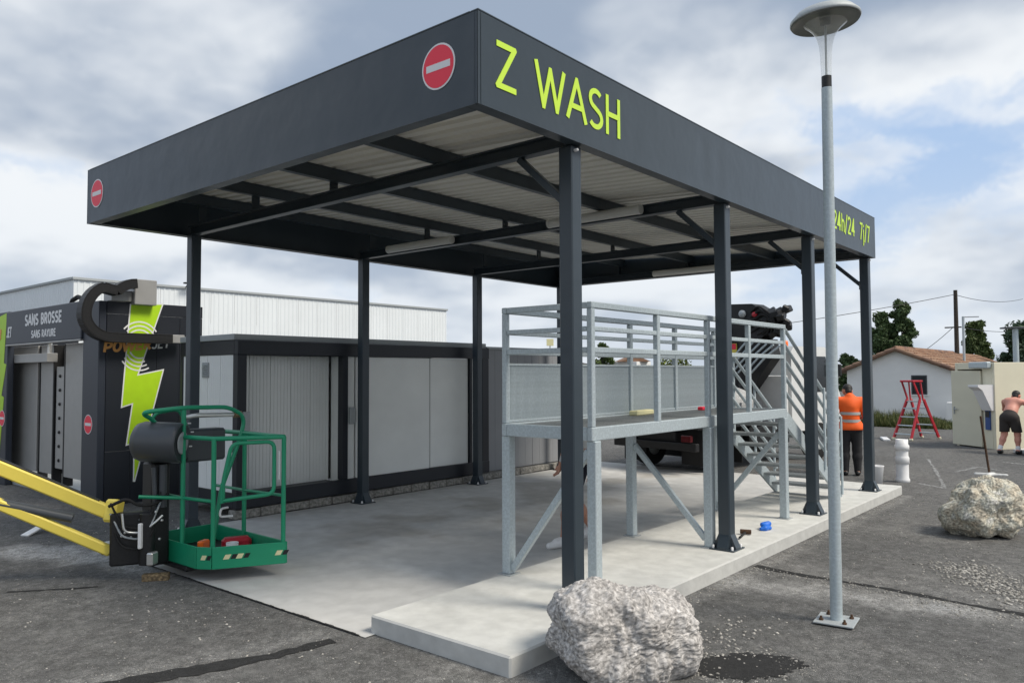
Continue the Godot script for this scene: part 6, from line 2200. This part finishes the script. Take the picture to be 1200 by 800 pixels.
func make_house() -> void:
	var t := thing("house", "white rendered house with a tiled roof beyond the weeds", "house", Vector3(36, 0, -7.55))
	var x0 := 31.0
	var x1 := 47.0
	var ry := 2.62
	var ey := 1.90
	var st := mb()
	var gp := PackedVector2Array([Vector2(-9.30, 0.0), Vector2(-5.74, 0.0), Vector2(-5.74, ey - 0.02), Vector2(-7.55, ry - 0.03), Vector2(-9.30, ey - 0.02)])
	prism(st, gp, Vector3(x0, 0, 0), Vector3(0, 0, 1), Vector3.UP, Vector3(0.18, 0, 0))
	part("gable_wall", st, M.render_white, t)
	st = mb()
	span(st, Vector3(x0 + 0.181, 0, -5.90), Vector3(x1, ey - 0.04, -5.745), 0.0)
	part("side_wall", st, M.render_white, t)
	st = mb()
	span(st, Vector3(x0 + 0.181, 0, -9.295), Vector3(x1, ey - 0.04, -9.15), 0.0)
	part("side_wall", st, M.render_white, t)
	st = mb()
	span(st, Vector3(x0 - 0.03, 0.0, -9.33), Vector3(x0 - 0.001, 0.12, -5.70), 0.004)
	part("plinth", st, M.block, t)
	rng.seed = 15
	st = mb()
	tile_slope(st, -7.55, ry + 0.02, -5.50, ey - 0.10, x0 - 0.22, x1)
	var rf := part("roof_slope", st, M.tile, t)
	st = mb()
	tile_slope(st, -7.55, ry + 0.02, -9.54, ey - 0.10, x0 - 0.22, x1)
	part("roof_slope", st, M.tile, t)
	for s in [-5.48, -9.56]:
		st = mb()
		bar(st, Vector3(x0 + 8, ry - 0.015, -7.55), Vector3(x0 + 8, ey - 0.135, s), 16.3, 0.03, 0.0)
		part("roof_board", st, M.wood, t)
	for i in 30:        # verge and ridge tiles
		st = mb()
		st.set_color(Color(0.36, 0.20, 0.12).lerp(Color(0.20, 0.12, 0.09), rng.randf()))
		var xx := x0 - 0.2 + i * 0.34
		tube(st, Vector3(xx, ry + 0.05, -7.55), Vector3(xx + 0.37, ry + 0.065, -7.55), 0.09, 0.10, 8)
		part("ridge_tile", st, M.tile, t)
	for s in [[-5.50], [-9.54]]:
		for i in 7:
			st = mb()
			st.set_color(Color(0.42, 0.26, 0.17).lerp(Color(0.20, 0.12, 0.09), rng.randf()))
			var f0 := i / 7.0
			var f1 := (i + 1.1) / 7.0
			tube(st, Vector3(x0 - 0.19, lerpf(ry + 0.03, ey - 0.08, f0), lerpf(-7.55, s[0], f0)), Vector3(x0 - 0.19, lerpf(ry + 0.03, ey - 0.08, f1) + 0.02, lerpf(-7.55, s[0], f1)), 0.075, 0.085, 8)
			part("verge_tile", st, M.tile, t)
	st = mb()
	span(st, Vector3(x0 - 0.02, 0.99, -7.06), Vector3(x0 - 0.001, 1.69, -6.54), 0.004)
	var w := part("window", st, M.plastic_dark, t)
	st = mb()
	span(st, Vector3(x0 - 0.026, 1.03, -7.02), Vector3(x0 - 0.0205, 1.65, -6.58), 0.0)
	part("pane", st, M.window_dark, w)
	st = mb()
	span(st, Vector3(x0 - 0.06, 0.95, -7.10), Vector3(x0 - 0.0005, 0.989, -6.50), 0.004)
	part("sill", st, M.render_white, w)
	st = mb()
	tube(st, Vector3(x0 + 0.2, ey - 0.17, -5.42), Vector3(x1, ey - 0.17, -5.42), 0.06, 0.06, 8)
	part("gutter", st, M.plastic_dark, t)
	st = mb()
	tube(st, Vector3(x0 + 0.3, 0.0, -5.68), Vector3(x0 + 0.3, ey - 0.2, -5.68), 0.04, 0.04, 8)
	part("downpipe", st, M.plastic_dark, t)
	# meter cabinet in front of the house
	st = mb()
	span(st, Vector3(30.5, 0, -5.85), Vector3(30.75, 0.75, -5.55), 0.02)
	solo("meter_cabinet", st, M.render_white, "pale utility cabinet against the house wall's right end", "cabinet", Vector3(30.6, 0, -5.7))
	# road kerb beyond the weeds
	st = mb()
	span(st, Vector3(29.6, 0, -14.0), Vector3(29.75, 0.10, -4.2), 0.02)
	struct("road_kerb", st, M.block)
	# distant houses seen between the rails
	for q in [[Vector3(51.9, 0, -31.5), 1.05, 2.70, 3.20, "distant brown roofed house seen between the platform rails"], [Vector3(49.6, 0, -35.5), 1.3, 2.45, 2.75, "distant low house with a dark roof behind the grey store"], [Vector3(31.85, 0, -24.2), 0.16, 3.6, 3.62, ""]]:
		if q[4] == "":
			continue
		var h := thing("distant_house", q[4], "house", q[0])
		st = mb()
		span(st, q[0] - Vector3(q[1], 0, q[1]), q[0] + Vector3(q[1], q[2], q[1]), 0.01)
		part("wall", st, M.render_white, h)
		st = mb()
		st.set_color(Color(0.33, 0.19, 0.12) if q[1] < 1.2 else Color(0.10, 0.085, 0.08))
		prism(st, PackedVector2Array([Vector2(-q[1] * 1.15, q[2] + 0.003), Vector2(q[1] * 1.15, q[2] + 0.003), Vector2(0, q[3])]), q[0] - Vector3(q[1] * 0.8, 0, -q[1] * 0.8), Vector3(0.7, 0, 0.7), Vector3.UP, Vector3(q[1] * 1.5, 0, -q[1] * 1.5))
		part("roof", st, M.tile, h)
	# pale board on a post above the grey store
	var yp := thing("sign_board", "small pale yellow board on a pole above the grey store", "sign", Vector3(31.85, 0, -24.2))
	st = mb()
	tube(st, Vector3(31.85, 0, -24.2), Vector3(31.85, 3.25, -24.2), 0.03, 0.03, 8)
	part("pole", st, M.galv_dull, yp)
	st = mb()
	box(st, Vector3(31.83, 3.42, -24.18), Vector3(0.03, 0.36, 0.36), 0.005, Basis(Vector3.UP, 0.7))
	part("board", st, M.pale_yellow, yp)

func make_kiosk() -> void:
	var K := Vector3(20.98, 0, -3.02)
	var dr := Vector3(0.78, 0, 0.62).normalized()        # along the long wall
	var bk := Vector3(0.62, 0, -0.78).normalized()       # along the end wall with the hood
	var n := -dr
	var t := thing("kiosk", "cream control kiosk with an open door and a white hood", "kiosk", K)
	var H := 2.02
	var hy := Vector3(0, H * 0.5, 0)
	var st := mb()
	bar(st, K + hy + bk * 0.04 - dr * 0.0, K + hy + bk * 0.04 + dr * 4.2, 0.08, H, 0.008)
	part("long_wall", st, M.cream, t)
	st = mb()
	bar(st, K + hy + bk * 0.081 + dr * 0.04, K + hy + bk * 0.36 + dr * 0.04, 0.08, H, 0.008)
	var ew := part("end_wall", st, M.cream, t)
	st = mb()
	bar(st, K + Vector3(0, 1.94, 0) + bk * 0.361 + dr * 0.04, K + Vector3(0, 1.94, 0) + bk * 1.119 + dr * 0.04, 0.08, 0.16, 0.008)
	part("lintel", st, M.cream, t)
	st = mb()
	bar(st, K + hy + bk * 1.16, K + hy + bk * 1.16 + dr * 4.2, 0.08, H, 0.008)
	part("rear_wall", st, M.cream, t)
	st = mb()
	bar(st, K + hy + bk * 0.081 + dr * 4.16, K + hy + bk * 1.119 + dr * 4.16, 0.08, H, 0.008)
	part("end_wall", st, M.cream, t)
	st = mb()
	bar(st, K + Vector3(0, H - 0.08, 0) + bk * 0.085 + dr * 2.1, K + Vector3(0, H - 0.08, 0) + bk * 1.115 + dr * 2.1, 4.0, 0.05, 0.005)
	part("roof", st, M.galv_dull, t)
	st = mb()
	bar(st, K + Vector3(0, H - 0.06, 0) + n * 0.075 + bk * 0.06, K + Vector3(0, H - 0.06, 0) + n * 0.075 + bk * 0.62, 0.14, 0.15, 0.02)
	part("gutter", st, M.galv, t)
	# door standing open
	var h0 := K + bk * 0.37 - dr * 0.02
	var h1 := h0 + Vector3(0.65, 0, -0.76).normalized() * 0.95
	st = mb()
	bar(st, h0 + Vector3(0, 0.93, 0), h1 + Vector3(0, 0.93, 0), 0.05, 1.80, 0.006)
	var door := part("door", st, M.cream2, t)
	var dn := Vector3(-0.76, 0, -0.65).normalized()
	var hn := h0.lerp(h1, 0.90) + Vector3(0, 0.86, 0) + dn * 0.03
	st = mb()
	box(st, hn, Vector3(0.02, 0.18, 0.04), 0.004, Basis(Vector3.UP, 0.86))
	bar(st, hn + dn * 0.03 + Vector3(0, 0.03, 0), hn + dn * 0.03 + Vector3(0, 0.03, 0) + (h0 - h1).normalized() * 0.12, 0.02, 0.02, 0.004)
	part("handle", st, M.galv_dull, door)
	# hood and pay panel on the end wall
	st = mb()
	var e := K + bk * 0.03
	prism(st, PackedVector2Array([Vector2(0.001, 0.90), Vector2(0.001, 1.50), Vector2(0.42, 1.50), Vector2(0.42, 1.45), Vector2(0.30, 1.37), Vector2(0.06, 0.90)]), e, n, Vector3.UP, bk * 0.30)
	part("hood", st, M.white, ew)
	st = mb()
	prism(st, PackedVector2Array([Vector2(0.10, 0.45), Vector2(0.24, 0.45), Vector2(0.24, 0.895), Vector2(0.10, 0.895)]), e + n * 0.001, bk, Vector3.UP, n * 0.03)
	var pp := part("pay_panel", st, M.blue_dull, ew)
	st = mb()
	prism(st, PackedVector2Array([Vector2(0.11, 0.74), Vector2(0.23, 0.74), Vector2(0.23, 0.88), Vector2(0.11, 0.88)]), e + n * 0.0305, bk, Vector3.UP, n * 0.006)
	part("pay_screen", st, M.black, pp)
	# kerb apron in front
	st = mb()
	bar(st, Vector3(20.55, 0.05, -2.42), Vector3(18.4, 0.05, -0.6), 0.55, 0.10, 0.02)
	struct("kiosk_kerb", st, M.kerb)
	# black vacuum unit
	var v := thing("vacuum_unit", "black vacuum unit on the low kerb in front of the shirtless man", "vacuum", Vector3(20.02, 0.10, -2.08))
	st = mb()
	lathe(st, [Vector2(0, 0.0), Vector2(0.24, 0.0), Vector2(0.25, 0.03), Vector2(0.235, 0.70), Vector2(0.22, 0.80), Vector2(0.12, 0.88), Vector2(0, 0.90)], 24, Vector3(20.02, 0.10, -2.08))
	part("drum", st, M.black, v)
	st = mb()
	path(st, rounded([Vector3(19.85, 0.85, -2.05), Vector3(19.7, 1.1, -2.0), Vector3(19.6, 0.8, -1.95), Vector3(19.62, 0.25, -1.9)], 0.1), 0.03, 8)
	part("hose", st, M.rubber, v)
	st = mb()
	box(st, Vector3(19.82, 0.72, -2.15), Vector3(0.03, 0.12, 0.10), 0.01, Basis(Vector3.UP, 0.6))
	part("label_plate", st, M.white, v)

func make_far_posts() -> void:
	var t := thing("utility_pole", "dark wooden utility pole carrying wires beside the house roof", "pole", Vector3(41.3, 0, -7.42))
	var st := mb()
	tube(st, Vector3(41.3, 0, -7.42), Vector3(41.34, 5.65, -7.42), 0.12, 0.085, 10)
	part("shaft", st, M.bark, t)
	st = mb()
	bar(st, Vector3(41.3, 3.9, -7.9), Vector3(41.3, 3.9, -7.2), 0.05, 0.06)
	part("bracket", st, M.black, t)
	for q in [[Vector3(41.3, 5.45, -7.42), Vector3(29.09, 3.45, -13.34), 0.10, "overhead wire running left between the two utility poles"], [Vector3(41.3, 5.42, -7.40), Vector3(59.6, 6.5, -6.86), 0.25, "overhead wire running right from the pole top"], [Vector3(41.3, 3.9, -7.55), Vector3(52.0, 2.3, -12.5), 0.2, "thin lower wire from the pole bracket down behind the house"], [Vector3(41.3, 3.9, -7.25), Vector3(59.0, 4.6, -6.0), 0.25, "thin lower wire from the pole bracket towards the fir trees"]]:
		st = mb()
		var pts := []
		for k in 13:
			var f := k / 12.0
			var a: Vector3 = q[0]
			var p := a.lerp(q[1], f)
			p.y -= q[2] * 4.0 * f * (1.0 - f)
			pts.append(p)
		path(st, pts, 0.014, 5)
		solo("overhead_wire", st, M.black, q[3], "wire", q[0], "overhead wires")
	var t2 := thing("utility_pole", "utility pole standing behind the second front column and crane truck", "pole", Vector3(29.09, 0, -13.34))
	st = mb()
	tube(st, Vector3(29.09, 0, -13.34), Vector3(29.09, 3.6, -13.34), 0.11, 0.08, 10)
	part("shaft", st, M.bark, t2)
	var w := thing("slender_post", "slender white metal post with a small bracket near the pole", "post", Vector3(37.4, 0, -6.46))
	st = mb()
	tube(st, Vector3(37.4, 0, -6.46), Vector3(37.44, 4.15, -6.46), 0.055, 0.05, 10)
	part("shaft", st, M.galv, w)
	st = mb()
	bar(st, Vector3(37.42, 4.12, -6.46), Vector3(37.6, 4.12, -5.9), 0.04, 0.04)
	part("bracket", st, M.galv_dull, w)
	var l := thing("t_lamp", "grey street lamp with a flat T-shaped head behind the kiosk", "street lamp", Vector3(24.81, 0, -3.05))
	st = mb()
	tube(st, Vector3(24.81, 0, -3.05), Vector3(24.81, 2.96, -3.05), 0.075, 0.07, 12)
	part("pole", st, M.galv, l)
	st = mb()
	box(st, Vector3(24.81, 2.985, -3.05), Vector3(0.30, 0.045, 0.66), 0.015, Basis(Vector3.UP, 0.5))
	part("lamp_head", st, M.plastic_dark, l)

# ------------------------------------------------------------------ ladder, pipes, loose things
func make_small_things() -> void:
	var o := Vector3(23.0, 0, -5.15)
	var t := thing("stepladder", "red platform stepladder standing open on the tarmac", "ladder", o)
	# frame: a along the picture of the spread, s across the treads
	var a := Vector3(0.913, 0, 0.409).normalized()
	var s := Vector3(0.409, 0, -0.913).normalized()
	var top := 1.02
	var sides := {}
	for m in [-1.0, 1.0]:
		for q in [-1.0, 1.0]:
			var foot: Vector3 = o + a * q * 0.56 + s * m * 0.26
			var head_p: Vector3 = o + a * q * 0.07 + s * m * 0.19 + Vector3(0, top + 0.06, 0)
			var st := mb()
			bar(st, foot + Vector3(0, 0.02, 0), head_p, 0.045, 0.075, 0.006)
			var lg := part("stile", st, M.ladder_red, t)
			st = mb()
			box(st, foot + Vector3(0, 0.03, 0), Vector3(0.09, 0.06, 0.09), 0.01)
			part("foot", st, M.cream, lg)
			sides[[q, m]] = [foot, head_p]
		# guard rail above the platform on one side
		var st2 := mb()
		bar(st2, o + a * -0.06 * 1.0 + s * m * 0.19 + Vector3(0, top + 0.06, 0), o + a * -0.46 + a * 0.16 + s * m * 0.17 + Vector3(0, 1.56, 0), 0.035, 0.05, 0.005)
		part("guard_stile", st2, M.ladder_red, t)
		st2 = mb()
		bar(st2, o + a * 0.06 + s * m * 0.19 + Vector3(0, top, 0), o + a * -0.02 + s * m * 0.17 + Vector3(0, 1.56, 0), 0.035, 0.05, 0.005)
		part("guard_stile", st2, M.ladder_red, t)
	for q in [-1.0, 1.0]:
		for k in 4:
			var f := (k + 0.7) / 4.8
			var st := mb()
			var p0: Vector3 = sides[[q, -1.0]][0].lerp(sides[[q, -1.0]][1], f)
			var p1: Vector3 = sides[[q, 1.0]][0].lerp(sides[[q, 1.0]][1], f)
			bar(st, p0, p1, 0.09, 0.03, 0.004)
			part("tread", st, M.galv, t)
	var st := mb()
	bar(st, o + a * -0.15 + s * -0.2 + Vector3(0, 1.56, 0), o + a * -0.15 + s * 0.2 + Vector3(0, 1.56, 0), 0.40, 0.05, 0.01)
	part("tool_tray", st, M.ladder_red, t)
	st = mb()
	bar(st, o + s * -0.2 + Vector3(0, top, 0), o + s * 0.2 + Vector3(0, top, 0), 0.24, 0.03, 0.005)
	part("platform", st, M.galv_dull, t)
	# white plank on the tarmac
	st = mb()
	box(st, Vector3(22.3, 0.03, -5.75), Vector3(0.9, 0.05, 0.16), 0.006, Basis(Vector3.UP, 0.35))
	solo("plank", st, M.white, "white plank on the tarmac at the red ladder's foot", "plank", Vector3(22.3, 0, -5.75))
	# stack of white drain pipe fittings
	var c := Vector3(13.95, 0, -3.345)
	var p := thing("pipe_stack", "upright stack of white plastic drain pipe fittings past the kerb end", "pipe", c)
	st = mb()
	lathe(st, [Vector2(0.0, 0.0), Vector2(0.111, 0.0), Vector2(0.111, 0.05), Vector2(0.097, 0.07), Vector2(0.097, 0.30)], 24, c)
	part("lower_pipe", st, M.white, p)
	st = mb()
	lathe(st, [Vector2(0.097, 0.30), Vector2(0.108, 0.305), Vector2(0.108, 0.40), Vector2(0.098, 0.42), Vector2(0.094, 0.43), Vector2(0.094, 0.52)], 24, c)
	part("sleeve", st, M.white, p)
	st = mb()
	lathe(st, [Vector2(0.094, 0.52), Vector2(0.111, 0.525), Vector2(0.111, 0.60), Vector2(0.094, 0.62), Vector2(0.094, 0.70), Vector2(0.082, 0.70), Vector2(0.082, 0.55), Vector2(0.0, 0.55)], 24, c)
	part("upper_fitting", st, M.white, p)
	var bk := thing("bucket", "small white bucket on the tarmac past the end column", "bucket", Vector3(13.42, 0, -3.62))
	st = mb()
	lathe(st, [Vector2(0, 0), Vector2(0.10, 0), Vector2(0.125, 0.28), Vector2(0.132, 0.29), Vector2(0.132, 0.30), Vector2(0.118, 0.30), Vector2(0.10, 0.02), Vector2(0, 0.02)], 22, Vector3(13.42, 0, -3.62))
	part("pail", st, M.white, bk)
	# rusty stake leaning in a lump of mortar
	var sk := thing("stake", "rusty steel stake leaning in a pale lump of mortar behind the cream boulder", "stake", Vector3(15.87, 0, -2.40))
	st = mb()
	tube(st, Vector3(15.86, 0.02, -2.40), Vector3(15.86, 1.02, -2.51), 0.019, 0.019, 10)
	part("rod", st, M.rust, sk)
	st = mb()
	nets(st, [[Vector3(15.8, 0.0, -2.60), Vector3(15.9, 0.0, -2.15), 0.035, 0.03], [Vector3(15.7, 0.0, -2.4), Vector3(15.95, 0.0, -2.35), 0.03, 0.04]], 0.02, 0.05)
	part("mortar_lump", st, M.kerb, sk)
	# blue rag and hammer on the kerb
	st = mb()
	rng.seed = 61
	var B := Vector3(8.15, 0.125, -3.33)
	nets(st, [[B + Vector3(-0.05, 0.025, 0.03), B + Vector3(0.08, 0.03, -0.02), 0.030, 0.035], [B + Vector3(0.0, 0.05, -0.02), B + Vector3(0.07, 0.055, 0.02), 0.026, 0.030], [B + Vector3(-0.08, 0.02, 0.0), B + Vector3(0.02, 0.022, 0.05), 0.020, 0.024]], 0.009, 0.02)
	solo("blue_rag", st, M.blue, "crumpled bright blue rag on the concrete kerb", "rag", B)
	var hm := thing("hammer", "black handled hammer lying on the kerb beside the second column", "hammer", Vector3(7.7, 0.125, -3.36))
	st = mb()
	bar(st, Vector3(7.50, 0.148, -3.32), Vector3(7.78, 0.150, -3.38), 0.022, 0.018, 0.006)
	part("handle", st, M.rubber, hm)
	st = mb()
	tube(st, Vector3(7.765, 0.155, -3.43), Vector3(7.795, 0.155, -3.325), 0.024, 0.024, 10)
	part("head", st, M.rust, hm)
	# sheet of card by the gantry
	st = mb()
	box(st, Vector3(3.35, 0.05, -9.95), Vector3(0.34, 0.02, 0.10), 0.004, Basis(Vector3.UP, 0.5) * Basis(Vector3.BACK, 0.25))
	solo("board_offcut", st, M.white, "pale board offcut lying on the tarmac under the yellow arms", "board", Vector3(3.35, 0.0, -9.95))

func _ready() -> void:
	make_sky_light_camera()
	make_materials()
	make_ground()
	make_warehouse()
	make_canopy()
	make_cabin()
	make_grey_store()
	make_gantry()
	make_house()
	make_kiosk()
	make_plants()
	make_far_posts()
	make_platform()
	make_lift()
	make_lamp()
	make_boulders()
	make_truck()
	make_people()
	make_small_things()
